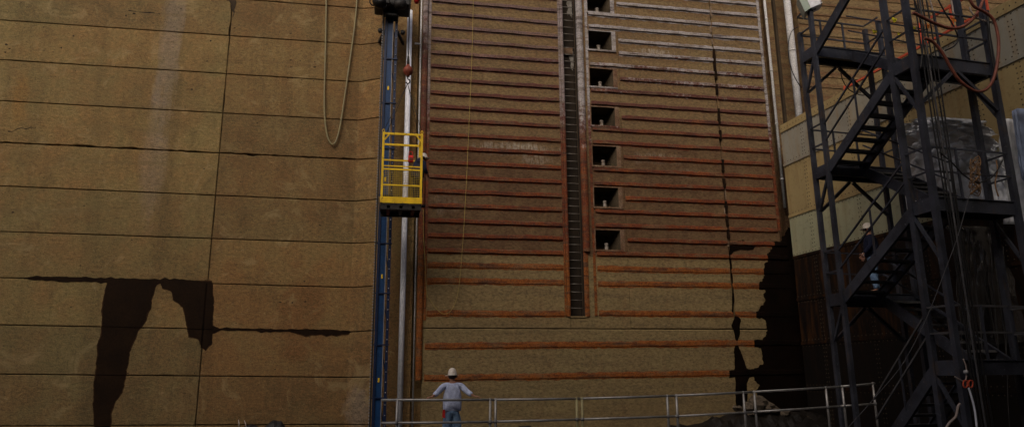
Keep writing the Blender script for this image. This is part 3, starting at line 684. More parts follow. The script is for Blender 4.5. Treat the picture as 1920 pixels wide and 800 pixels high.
for (u, v, top) in ((0, 0, 13.5), (0, V1, 13.5), (0, V2, zf[2]+1.15), (0, V3, zf[2]+.75), (TW, 0, 13.5), (TW, V1, 13.5), (TW, V2, zf[2]+1.1), (TW, V3, zf[2]+1.1)):
    w = LEGW if v < 2 else .10
    MB().box(tp(u, v, (top-1.2)/2), w, w, top+1.2, TU, TV, bev=.012).build('leg', BS, tw)
def landing(v0, v1, z, near):
    h = .27
    b = MB(); b.channel(tp(0, v0, z), tp(TW, v0, z), h, .09, .014, TV); b.build('beam', BS, tw)
    b = MB(); b.channel(tp(0, v1, z), tp(TW, v1, z), h, .09, .014, -TV); b.build('beam', BS, tw)
    b = MB(); b.channel(tp(-.03, v0+.02, z), tp(-.03, v1-.02, z), h, .09, .014, TU); b.build('beam', BS, tw)
    b = MB(); b.channel(tp(TW+.03, v0+.02, z), tp(TW+.03, v1-.02, z), h, .09, .014, -TU); b.build('beam', BS, tw)
    MB().box(tp(TW/2, (v0+v1)/2, z+h/2+.012), TW+.02, v1-v0+.04, .02, TU, TV).build('deck_plate', BS, tw)
    for k in range(3): MB().bar(tp(TW*(k+.5)/3, v0+.1, z+h/2-.04), tp(TW*(k+.5)/3, v1-.1, z+h/2-.04), .05, .07).build('joist', BS, tw)
    zt = z+h/2
    ov = v0-.03 if near else v1+.03
    for hh in (.55, 1.07):
        for a, c in ((tp(0, ov, zt+hh), tp(TW, ov, zt+hh)), (tp(-.02, v0, zt+hh), tp(-.02, v1, zt+hh)), (tp(TW, v0, zt+hh), tp(TW, v1, zt+hh))):
            MB().bar(a, c, .035, .035).build('handrail', M['dull_rail'] if (near and zt < 4) else BS, tw)
    for u in (.7, 1.4): MB().bar(tp(u, ov, zt), tp(u, ov, zt+1.09), .04).build('rail_post', BS, tw)
    # side knee braces and the chevron below
    dn = .95
    if near: MB().bar(tp(0, V1-.03, z-.16), tp(0, .05, z-.16-dn), .06, .06).build('brace', BS, tw); MB().bar(tp(TW, V1-.03, z-.16), tp(TW, .05, z-.16-dn), .06, .06).build('brace', BS, tw)
    else: MB().bar(tp(0, v0+.03, z-.16), tp(0, v1-.03, z-.16-.8), .06, .06).build('brace', BS, tw)
    vv = v0 if near else v1
    if not near or z > 6:
        MB().bar(tp(TW/2-.05, vv, z-.15), tp(.06, vv, z-.95), .07, .07).build('brace', BS, tw)
        MB().bar(tp(TW/2+.05, vv, z-.15), tp(TW-.06, vv, z-.95), .07, .07).build('brace', BS, tw)
for z in zn: landing(0, V1, z, True)
for z in zf: landing(V2, V3, z, False)
tread0 = {}
def flight(u0, u1, va, za, vb, zb2, rails=True, nt=None):
    a0, b0 = tp(u0, va, za), tp(u0, vb, zb2); a1, b1 = tp(u1, va, za), tp(u1, vb, zb2)
    MB().channel(a0, b0, .24, .07, .012, TU).build('stringer', BS, tw); MB().channel(a1, b1, .24, .07, .012, -TU).build('stringer', BS, tw)
    n = nt or 8
    for k in range(n):
        t = (k+.6)/n; p = tp((u0+u1)/2, va+(vb-va)*t, za+(zb2-za)*t+.05)
        key = round(u1-u0, 3)
        if key not in tread0:
            m = MB(); off = root_of(tw).location
            m.box(off, u1-u0-.03, .20, .02, TU, TV); m.box(off+TV*.092-ZV*.025, u1-u0-.03, .015, .03, TU, TV); m.box(off-TV*.092-ZV*.025, u1-u0-.03, .015, .03, TU, TV)
            o = m.build('tread', M['tread'], tw); tread0[key] = o
        else:
            o = tread0[key].copy(); COL.objects.link(o); o.parent = tw
        o.location = p-tw.location
    if rails:
        for uu in (u0,):
            for hh in (.60, 1.02):
                MB().bar(tp(uu, va, za+.12+hh), tp(uu, vb, zb2+.12+hh), .035, .035).build('handrail', BS if za > 1 else M['dull_rail'], tw)
            MB().bar(tp(uu, (va+vb)/2, (za+zb2)/2+.05), tp(uu, (va+vb)/2, (za+zb2)/2+1.15), .035).build('rail_post', BS, tw)
for k in range(2): flight(0, .98, V2, zf[k], V1, zn[k+1]-.02)
MB().channel(tp(0, V2, zf[2]), tp(0, V1, zn[3]-.02), .26, .07, .012, TU).build('diagonal_beam', BS, tw)
flight(0, .98, 2.35, -.05, V1, zn[0]-.02, nt=8)
for k in range(3): flight(1.12, TW, V1, zn[k], V2, zf[k]-.02, rails=True)
MB().box(tp(TW/2, 1.9, -.07), TW+.6, 4.6, .10, TU, TV).build('base_plate', BS, tw)

# cables hanging beside the near leg
for k in range(5):
    u = .16+.055*k; pts = [tp(u+.02*math.sin(q*1.3+k), -.10-.02*k+.015*math.sin(q+k*2), 12.5-q*1.55) for q in range(9)]
    lab = ['first thin black cable hanging right beside the near stair tower leg', 'second black cable hanging beside the near stair tower leg', 'middle grey cable of five hanging beside the near stair tower leg', 'fourth black cable hanging beside the near stair tower leg', 'outermost black cable of five hanging beside the near stair tower leg'][k]
    o = MB().tube(spline(pts, 4), .016 if k != 2 else .02, 7).build('cable', M['rubber'] if k != 2 else M['dull_rail']); tag(o, lab, 'cable', 'cables along the near tower leg')
def pxpath(pts, off=None, plane=None, n=None): return [onp(x, y, plane, n) for x, y in pts]
PN = tp(0, -.28, 0); NN = TV
def hose(name, label, pts, r, m, v=-.28, cat='hose', k=6, dv=0, n=8):
    P = []
    for i, q in enumerate(pts):
        P.append(onp(q[0], q[1], tp(0, v+dv*i/(len(pts)-1)+(q[2] if len(q) > 2 else 0), 0), NN))
    o = MB().tube(spline(P, k), r, n).build(name, M[m]); return tag(o, label, cat)
hose('hose', 'pinkish red hose drooping over the top handrail of the stair tower', [(1712, 24), (1728, 32), (1752, 44), (1780, 53), (1803, 51), (1822, 38), (1834, 22), (1842, 4), (1846, -14)], .034, 'hose_red')
hose('hose', 'long red brown hose looping below the top landing of the stair tower', [(1733, 72), (1748, 78), (1766, 98), (1783, 128), (1800, 152), (1828, 171), (1850, 167), (1864, 145), (1871, 110), (1872, 75), (1864, 40), (1848, 24), (1826, 12), (1815, -8)], .032, 'hose_red', v=-.40)
hose('hose', 'pale thin hose curling at the upper right of the stair tower', [(1818, 14), (1822, 24), (1832, 34), (1848, 40), (1860, 40)], .016, 'hose_pale', v=-.1)
hose('rope', 'white rope hanging behind the top landing handrail', [(1741, -8), (1748, 16), (1752, 36), (1756, 52)], .016, 'hose_pale', v=.3, cat='rope')
hose('rope', 'pale rope looped on the orange guard rail', [(1782, -6), (1786, 14), (1788, 26), (1795, 32)], .018, 'hose_pale', v=.3, cat='rope')
hose('cable', 'black cable crossing steeply at the top of the stair tower', [(1712, -6), (1722, 25), (1728, 55), (1730, 90), (1726, 130)], .016, 'rubber', v=-.2, cat='cable')
hose('cable', 'black cable slanting behind the top handrail of the stair tower', [(1756, -6), (1772, 24), (1785, 44), (1796, 70), (1790, 86), (1772, 95)], .016, 'rubber', v=-.18, cat='cable')
hose('cable', 'thick dark cable hanging at the right end of the top landing', [(1852, 20), (1853, 45), (1856, 75), (1860, 105), (1868, 150)], .026, 'rubber', v=-.2, cat='cable')
hose('cable', 'thin black cable looping left off the upper far landing', [(1497, 50), (1484, 60), (1478, 85), (1480, 115), (1490, 145), (1503, 165)], .012, 'rubber', v=3.9, cat='cable')
hose('cable', 'thin black cable sagging under the upper far landing', [(1575, 128), (1580, 150), (1592, 168), (1612, 178), (1632, 178)], .012, 'rubber', v=3.6, cat='cable')
hose('lifeline', 'thin pale wire sagging down across the stair tower to the railing', [(1832, 310), (1826, 335), (1815, 375), (1795, 445), (1770, 512), (1748, 570), (1725, 622), (1690, 685), (1640, 745), (1585, 806)], .0065, 'dull_rail', v=-.5, cat='wire')
hose('rope', 'tan rope coiled at the foot of the near stair tower leg', [(1768, 812), (1780, 792), (1792, 780), (1796, 762), (1800, 756)], .022, 'hose_pale', v=-.25, cat='rope')
M['strand'] = plain('grey_strand', (.10, .095, .09), (.05, .046, .042), 9, .5)
for k in range(9):
    x0_ = 1788+k*13+random.uniform(-4, 4); x1_ = x0_+random.uniform(5, 45); y0_ = random.uniform(425, 470); y1_ = random.uniform(690, 815)
    P = [onp(x0_+(x1_-x0_)*q/6+5*nz(q*.7, k), y0_+(y1_-y0_)*q/6, tp(0, .9+.1*k, 0), NN) for q in range(7)]
    o = MB().tube(spline(P, 4), random.uniform(.006, .012), 6).build('cable', M['strand']); tag(o, ('leftmost', 'second', 'third', 'fourth', 'middle', 'sixth', 'seventh', 'eighth', 'rightmost')[k]+' of nine thin grey strands hanging below the right middle landing', 'cable', 'grey strands below the right landing')
# orange clips and strap
t = thing('safety_clip', 'pair of orange red safety clips hanging on the near stair tower leg', 'clip', onp(1815, 720, tp(0, -.3, 0), NN))
for dx in (-5, 5):
    P = [onp(1815+dx+q[0], 718+q[1], tp(0, -.3, 0), NN) for q in ((-3, -5), (3, -5), (4, 2), (2, 7), (-2, 7), (-4, 2), (-3, -5))]
    MB().tube(spline(P, 3), .014, 6).build('hook', M['pink_red'], t)
MB().tube(spline([onp(x, y, tp(0, -.29, 0), NN) for x, y in ((1790, 705), (1800, 711), (1810, 713), (1812, 690), (1806, 672))], 4), .012, 6).build('lanyard', M['hose_pale'], t)
MB().tube(spline([onp(x, y, tp(0, -.29, 0), NN) for x, y in ((1816, 726), (1822, 745), (1828, 770), (1832, 806))], 4), .018, 6).build('strap', M['white_pipe'], t)
MB().lathe(onp(1811, 697, tp(0, -.3, 0), NN), [(.0, -.03), (.04, -.02), (.04, .03), (.0, .04)], 10).build('shackle', M['off_white'], t)
mb = MB(); P = []
for q in range(60): P.append(onp(1828+10*math.sin(q*1.7)+6*nz(q*.31, 2), 300+q*1.05+9*math.cos(q*2.3)+6*nz(q*.4), tp(0, -.12+.05*math.sin(q*.9), 0), NN))
o = mb.tube(spline(P, 3), .011, 6).build('rope', M['rope_brown']); tag(o, 'tangled brown rope hanging on the handrail before the clear plastic sheet', 'rope')
hose('rope', 'brown rope end dangling right of the tangled rope on the landing', [(1868, 300), (1870, 320), (1866, 345), (1872, 368)], .014, 'rope_brown', v=-.12, cat='rope')
hose('cable', 'black cable sagging under the middle landing handrail', [(1762, 285), (1785, 305), (1810, 330), (1835, 342), (1862, 330), (1880, 300)], .014, 'rubber', v=-.15, cat='cable')
# ribbons
for (x, y, v, m, lab) in ((1640, 60, 1.9, 'tag_yel', 'yellow ribbon knot on the handrail between the tower legs'), (1677, 37, .3, 'tag_yel', 'yellow ribbon knot at the upper right tower leg'),
                          (1686, 66, .4, 'tag_yel', 'small yellow ribbon beside the upper right tower leg'), (1713, 54, .2, 'tag_yel', 'yellow ribbon on the top landing handrail'), (1786, 38, -.05, 'tag_or', 'orange ribbon tied to the top landing handrail'),
                          (1740, 48, .1, 'tag_or', 'orange ribbon hanging left on the top landing handrail')):
    c = onp(x, y, tp(0, v, 0), NN); mb = MB()
    for q in range(7):
        a = q*.9+random.uniform(-.3, .3); L = random.uniform(.04, .085); d = TU*math.cos(a)+ZV*math.sin(a)*.8
        w = d.cross(TV)*.018; e = c+d*L+TV*random.uniform(-.03, .03)
        mb.hexa([c-w, c+w, e+w*1.5, e-w*1.5]+[p+TV*.006 for p in (c-w, c+w, e+w*1.5, e-w*1.5)])
    mb.lathe(c, [(.0, -.02), (.02, -.01), (.02, .01), (.0, .02)], 8)
    o = mb.build('ribbon', M[m]); tag(o, lab, 'ribbon')
# orange guard rail standing on the gate
gr = thing('guard_rail', 'orange red guard rail standing along the top of the steel gate', 'railing', gp(8, zs[0], -.3))
def spx(x, y): return -(ongate(x, y)-GP).dot(GV)
s0, s1 = spx(1568, 160), spx(1835, 20)
for k, h in enumerate((.22, .85)):
    MB().bar(gp(s0+(.0 if k == 0 else 3.5), zs[0]+h, -.3), gp(s1, zs[0]+h, -.3), .05, .06).build('rail', M['pink_red'], gr)
n = 6
for k in range(n): s = s0+(s1-s0)*k/(n-1); MB().bar(gp(s, zs[0]-.02, -.3), gp(s, zs[0]+(.9 if k > 2 else .3), -.3), .045).build('post', M['pink_red'] if k != 1 else M['tag_or'], gr)

# flood light
fl = thing('flood_light', 'white box flood light on top of the leftmost tower leg', 'lamp', tp(-.05, V2, zf[2]+1.15))
c = onp(1524, 6, tp(0, V2, 0), HF); ax = (-RT*.8+HF*.25-ZV*.25).normalized(); sx = ax.cross(ZV).normalized(); zz = sx.cross(ax)
MB().box(c, .30, .26, .38, sx, ax, zz, .02).build('housing', M['white_pipe'], fl)
for k in range(5): MB().box(c-ax*.15+zz*(-.14+.07*k), .28, .05, .015, sx, ax, zz).build('fin', M['white_pipe'], fl)
h = c+ax*.13; e = c+ax*.32
MB().hexa([h-sx*.14-zz*.17, h+sx*.14-zz*.17, e+sx*.22-zz*.25, e-sx*.22-zz*.25, h-sx*.14+zz*.17, h+sx*.14+zz*.17, e+sx*.22+zz*.25, e-sx*.22+zz*.25]).build('reflector', M['lens'], fl)
MB().bar(tp(0, V2, zf[2]+1.14), c-zz*.18, .04).build('bracket', M['worn_steel'], fl)

# plastic sheets hung on the gate
def sheet(name, label, top, bot, off, m, nx=36, ny=26, fold=.10, seed=0., thick=.004, anchors=()):
    mb = MB(); vs = []
    for j in range(ny+1):
        t = j/ny
        for i in range(nx+1):
            s = i/nx
            k = s*(len(top)-1); a = int(min(k, len(top)-2)); fr = k-a
            tx, ty = [top[a][q]+(top[a+1][q]-top[a][q])*fr for q in (0, 1)]
            k = s*(len(bot)-1); a = int(min(k, len(bot)-2)); fr = k-a
            bx, by = [bot[a][q]+(bot[a+1][q]-bot[a][q])*fr for q in (0, 1)]
            p = ongate(tx+(bx-tx)*t, ty+(by-ty)*t, off)
            w = fold*(.25+t)*(nz(s*9+seed, t*1.1, seed)+.5*nz(s*23+seed, t*1.5+3, seed))+.05*nz(s*5, t*6, seed+4)
            for (ax_, ay_, amp_) in anchors:
                dx_, dy_ = tx+(bx-tx)*t-ax_, ty+(by-ty)*t-ay_; rr_ = math.hypot(dx_, dy_)
                w += amp_*math.exp(-rr_/110)*(abs(nz(math.atan2(dy_, dx_)*6.5, seed))*1.4+.5*abs(nz(math.atan2(dy_, dx_)*15, seed+2)))*min(1, rr_/18)
            vs.append(p-GU*w)
    n = nx+1
    fs = [(j*n+i, j*n+i+1, j*n+n+i+1, j*n+n+i) for j in range(ny) for i in range(nx)]
    mb.add(vs, fs, True); o = mb.build(name, M[m])
    so2 = o.modifiers.new('t', 'SOLIDIFY'); so2.thickness = thick
    return tag(o, label, 'sheet')
sheet('plastic_sheet', 'crumpled clear plastic sheet hung on the gate behind the stair tower', [(1695, 240), (1735, 232), (1772, 220), (1810, 224), (1848, 226), (1880, 230)], [(1705, 392), (1750, 392), (1800, 392), (1850, 392), (1895, 392)], .34, 'tarp', nx=110, ny=70, fold=.07, seed=1., anchors=((1772, 216, .9), (1848, 222, .6), (1905, 228, .5), (1735, 225, .4)))
sheet('plastic_sheet', 'dirty streaked plastic curtain hanging low at the right below the landing', [(1800, 425), (1830, 425), (1860, 425), (1880, 430)], [(1800, 640), (1840, 650), (1885, 645), (1930, 640)], .22, 'tarp_dirty', nx=130, ny=30, fold=.16, seed=5., anchors=((1815, 405, .5), (1860, 405, .5)))
sheet('plastic_sheet', 'bluish plastic sheet rolled at the far right edge', [(1897, 208), (1908, 203), (1960, 206)], [(1916, 335), (1930, 345), (1985, 350)], .42, 'tarp_blue', nx=16, ny=12, fold=.08, seed=8.)
sheet('plastic_sheet', 'grey plastic sheet hung between the blue sheet and the clear sheet', [(1872, 225), (1890, 222), (1915, 226)], [(1880, 420), (1900, 420), (1960, 420)], .20, 'tarp', nx=14, fold=.08, seed=11.)

# ------------------------------------------------------------------ blue climbing mast, pipe, machine
YM = DC-.85
XM = onY(722, 400, YM).x
ms = thing('climbing_mast', 'tall dark blue climbing mast with toothed rack against the wall corner', 'mast', (XM, YM, -1.2))
ZM = Zc(730, 8, YM)
MB().bar((XM-.16, YM, -1.2), (XM-.16, YM, ZM), .07, .07).build('chord', M['navy'], ms)
MB().box((XM-.03, YM+.03, (ZM-1.2)/2), .17, .03, ZM+1.2).build('face_plate', M['blue'], ms)
MB().box((XM+.065, YM+.01, (ZM-1.2)/2), .022, .06, ZM+1.2).build('edge_flange', M['worn_steel'], ms)
MB().bar((XM+.17, YM+.05, -1.2), (XM+.17, YM+.05, ZM), .085, .085).build('chord', M['navy'], ms)
MB().bar((XM, YM+.38, -1.2), (XM, YM+.38, ZM), .07, .07).build('chord', M['navy'], ms)
MB().box((XM-.235, YM-.03, (ZM-1.2)/2), .05, .05, ZM+1.2).build('rack', M['black'], ms)
b = MB(); z = -1.1
while z < ZM: b.box((XM-.272, YM-.03, z), .03, .05, .045); z += .09
o = b.build('rack_teeth', M['worn_steel'], ms); tag(o, kind='stuff')
z = -.4; k = 0
while z < ZM-.3:
    MB().box((XM+.005, YM+.02, z), .46, .10, .035).build('joint_plate', M['navy'], ms)
    MB().bar((XM-.12, YM+.05, z+.05), (XM, YM+.36, z+.75), .03).build('lacing', M['navy'], ms); MB().bar((XM+.15, YM+.08, z+.75), (XM, YM+.36, z+1.45), .03).build('lacing', M['navy'], ms)
    b = MB()
    for q in range(5): b.lathe((XM+.17, YM-.004, z+.15+q*.29), [(.016, 0), (.016, .02), (.006, .026)], 8, (0, -1, 0))
    o = b.build('bolts', M['galv'], ms); tag(o, kind='stuff')
    if k % 2: MB().box((XM-.03, YM+.005, z+.5), .05, .02, .12).build('decal', M['yellow'], ms)
    z += 1.5; k += 1
for x in (-.38, .42):
    zz = Zc(735, 57, YM); MB().bar((XM+x*.5, YM+.1, zz), (XM+x, DC+.05, zz), .07, .10).build('wall_tie', M['black'], ms)
    MB().lathe((XM+x*.9, YM+.1, zz), [(.03, -.05), (.075, -.04), (.075, .05), (.03, .06)], 10, (0, -1, 0)).build('tie_clamp', M['black'], ms)
MB().box((XM, YM+.2, -1.15), .9, .9, .1).build('base_plate', M['black'], ms)
# machine at the top
def ymp(x, y, dy=0): return onY(x, y, YM-.35+dy)
mc = thing('drive_unit', 'black greasy drive unit clamped round the top of the blue mast', 'machine', ymp(733, 15))
c = ymp(736, 16); MB().box((c.x, YM-.1, c.z+.35), 1.15, .8, .62, bev=.06).build('casing', M['black'], mc)
c = ymp(711, 10); MB().lathe((c.x, YM-.55, c.z+.02), [(.06, -.14), (.2, -.12), (.22, .0), (.2, .14), (.1, .2)], 14, (0, -1, 0)).build('motor', M['black'], mc)
c = ymp(752, 14); MB().lathe((c.x, YM-.5, c.z+.02), [(.08, -.22), (.16, -.2), (.17, .1), (.08, .16)], 12, (1, 0, .2)).build('gearbox', M['black'], mc)
for k in range(4):
    c0 = ymp(700+k*18, 9+k % 2*5); P = [c0+Vector((math.cos(q*.9+k)*.11, -.30+.03*q, math.sin(q*.9+k)*.11)) for q in range(9)]
    MB().tube(spline(P, 3), .022, 6).build('hose_coil', M['rubber'], mc)
MB().box(ymp(719, 4)-Vector((0, .42, 0)), .08, .05, .10).build('warning_plate', M['tag_yel'], mc)
c = ymp(735, 24); MB().box((c.x, YM-.05, c.z), .42, .4, .12, bev=.03).build('guide_shoe', M['black'], mc)
rb = thing('red_bucket', 'red bucket hanging at the top edge right of the drive unit', 'bucket', ymp(780, -2))
c = ymp(781, 6); MB().lathe(c, [(.07, 0), (.095, .20), (.10, .21), (.085, .21), (.06, .02)], 14).build('pail', M['red'], rb)
MB().tube(spline([c+Vector((-.095, 0, .2)), c+Vector((-.06, 0, .34)), c+Vector((.06, 0, .34)), c+Vector((.095, 0, .2))], 4), .006, 6).build('handle', M['galv'], rb)
X = vpipe('guide_pipe', 'long white vertical pipe standing in the slot right of the blue mast', 'pipe', 759, 400, 0, .088, DC-.16, 'white_pipe', -1.2, Zc(770, 25), 0)
for z in range(1, 14): pass
# loop of hose on the left wall, and yellow rope
def wallhose(name, label, pts, r, m, Y, cat, k=8):
    o = MB().tube(spline([onY(x, y, Y) for x, y in pts], k), r, 8).build(name, M[m]); return tag(o, label, cat)
wallhose('hose', 'grey green hose hanging in a long narrow loop on the left wall', [(612, -25), (611, 60), (609, 140), (608, 185), (609, 220), (613, 252), (619, 267), (625, 270), (631, 262), (638, 235), (648, 170), (658, 100), (666, 40), (671, -25)], .026, 'hose_yel', D-.09, 'hose')
wallhose('rope', 'thin yellow rope hanging in a long loop down the armoured wall', [(888, -25), (885, 100), (880, 220), (874, 350), (868, 450), (860, 540), (848, 578), (832, 588), (815, 575), (806, 560), (800, 549), (797, 490), (794, 440), (794, 392)], .008, 'rope_yel', DC-.12, 'rope')

# ------------------------------------------------------------------ crane hook, slings, cage
YC = 20.3
h0 = onY(765, 133, YC)
hk = thing('crane_hook', 'red brown overhaul ball and hook with slings carrying the yellow cage', 'hook', h0)
MB().lathe(h0, [(.05, -.19), (.06, -.15), (.13, -.09), (.155, 0), (.13, .09), (.06, .15), (.05, .2)], 18).build('ball', M['redball'], hk)
MB().tube([h0+Vector((0, 0, .2)), h0+Vector((0, 0, 9))], .016, 8).build('hoist_cable', M['black'], hk)
MB().lathe(h0, [(.035, .2), (.05, .24), (.035, .42), (.02, .5)], 10).build('wedge_socket', M['black'], hk)
MB().tube(spline([h0+Vector(q) for q in ((0, 0, -.18), (0, 0, -.26), (.055, 0, -.30), (.06, 0, -.37), (0, 0, -.42), (-.055, 0, -.37))], 5), .02, 8).build('hook', M['black'], hk)
ctop = onY(757, 251, YC); cz1 = ctop.z
cl, cr = onY(715, 315, 19.8).x, onY(792, 315, 19.8).x
cbz = onY(750, 381, 19.8).z; ctz = onY(757, 250, 19.8).z
cx = (cl+cr)/2; cw2 = (cr-cl)/2; y0, y1 = 19.8, 20.8
for sxn in (-1, 1):
    for yy in (y0+.03, y1-.03):
        MB().tube([h0+Vector((0, 0, -.42)), Vector((cx+sxn*(cw2-.03), yy, ctz+.06))], .009, 6).build('sling', M['black'], hk)
cg = thing('work_cage', 'yellow man basket with mesh sides hanging from the crane hook by the mast', 'cage', (cx, (y0+y1)/2, cbz))
Yw = M['yellow']; t = .065
for sxn in (-1, 1):
    for yy in (y0, y1):
        MB().box((cx+sxn*(cw2-t/2), yy, (cbz+ctz)/2), t, t, ctz-cbz, bev=.006).build('post', Yw, cg)
        MB().tube([(cx+sxn*(cw2-t/2)+.03*math.cos(q*.8), yy, ctz+.05+.05*math.sin(q*.8)) for q in range(9)], .011, 6).build('lifting_eye', Yw, cg)
for zz, tt in ((ctz, .06), (cbz+.02, .05), (cbz+.55, .045), (cbz+1.02, .05), (cbz+1.11, .035)):
    for yy in (y0, y1):
        if zz == cbz+.02 or (zz != ctz and yy == y1): continue
        MB().box((cx, yy+.002, zz-tt/2), 2*cw2-2*t, tt*.8, tt).build('rail', Yw, cg)
    for sxn in (-1, 1):
        if zz in (ctz, cbz+1.02): MB().box((cx+sxn*(cw2-t/2), (y0+y1)/2, zz-tt/2-.001), tt*.8, y1-y0-t, tt).build('rail', Yw, cg)
MB().box((cx, y1, ctz-.52), 2*cw2-2*t, .035, .045).build('rail', Yw, cg)
for sxn in (-1, 1): MB().bar((cx+sxn*(cw2-t), y0, ctz-.22), (cx+sxn*(cw2-.2), y0, ctz-.04), .04).build('gusset', Yw, cg)
for yy in (y0-.02, y1+.02): MB().box((cx, yy, cbz+.09), 2*cw2-.002, .012, .18).build('toe_plate', Yw, cg)
for sxn in (-1, 1): MB().box((cx+sxn*(cw2+.008), (y0+y1)/2, cbz+.09), .012, y1-y0+.02, .18).build('toe_plate', Yw, cg)
def mesh_panel(a, ex, w, z0, z1, sp=.05, r=.0032):
    b = MB(); k = int(w/sp)
    for i in range(1, k): p = a+ex*(w*i/k); b.bar(p+ZV*z0, p+ZV*z1, r*2, r*2)
    k = int((z1-z0)/sp)
    for i in range(1, k): z = z0+(z1-z0)*i/k; b.bar(a+ZV*z, a+ex*w+ZV*z, r*2, r*2)
    o = b.build('mesh_panel', M['yellow_mesh'], cg); tag(o, kind='stuff')
for (za, zb2) in ((cbz+.18, cbz+.51), (cbz+.55, cbz+.97)):
    for yy in (y0,): mesh_panel(Vector((cx-cw2+t, yy, 0)), Vector((1, 0, 0)), 2*cw2-2*t, za, zb2, r=.0032)
    for sxn in (-1, 1): mesh_panel(Vector((cx+sxn*(cw2-t/2), y0+t, 0)), Vector((0, 1, 0)), y1-y0-2*t, za, zb2, r=.0032)
MB().box((cx, (y0+y1)/2, cbz-.03), 2*cw2-.01, y1-y0+.02, .06).build('floor_plate', M['black'], cg)
for k in (-.6, 0, .6): MB().box((cx+k*cw2, (y0+y1)/2, cbz-.105), .09, y1-y0, .09).build('fork_pocket', M['redball'] if k else M['black'], cg)
for yy in (y0+.03, y1-.03): MB().box((cx, yy, cbz-.12), 2*cw2-.02, .06, .12).build('skid', M['black'], cg)
bgp = onY(770, 303, y1-.25)
o = thing('tool_bag', 'small bright red tool bag hanging inside the yellow cage', 'bag', bgp)
MB().box(bgp+Vector((0, 0, .08)), .15, .1, .22, bev=.03).build('pouch', M['red'], o)
MB().tube(spline([bgp+Vector(q) for q in ((-.06, 0, .18), (-.04, 0, .30), (.04, 0, .30), (.06, 0, .18))], 4), .01, 6).build('handle', M['red'], o)
MB().box(bgp+Vector((0, -.055, .07)), .1, .02, .08, bev=.008).build('pocket', M['redball'], o)

# ------------------------------------------------------------------ people
def skin_mesh(name, verts, edges, rad, m, parent, xf, root=0, sub=2):
    me = bpy.data.meshes.new(name); me.from_pydata([xf(v) for v in verts], edges, []); o = bpy.data.objects.new(name, me); COL.objects.link(o)
    md = o.modifiers.new('s', 'SKIN'); md.use_smooth_shade = True; md.branch_smoothing = .6
    for i, r in enumerate(rad):
        sv = me.skin_vertices[0].data[i]; sv.radius = r if isinstance(r, tuple) else (r, r); sv.use_root = (i == root)
    o.modifiers.new('d', 'SUBSURF').levels = sub
    o.modifiers['d'].render_levels = sub
    dg = bpy.context.evaluated_depsgraph_get(); ev = o.evaluated_get(dg); nm = bpy.data.meshes.new_from_object(ev)
    off = root_of(parent).location
    for v in nm.vertices: v.co -= off
    nm.materials.clear(); nm.materials.append(m)
    for p in nm.polygons: p.use_smooth = True
    bpy.data.objects.remove(o); r = bpy.data.objects.new(name, nm); COL.objects.link(r); r.parent = parent
    return r
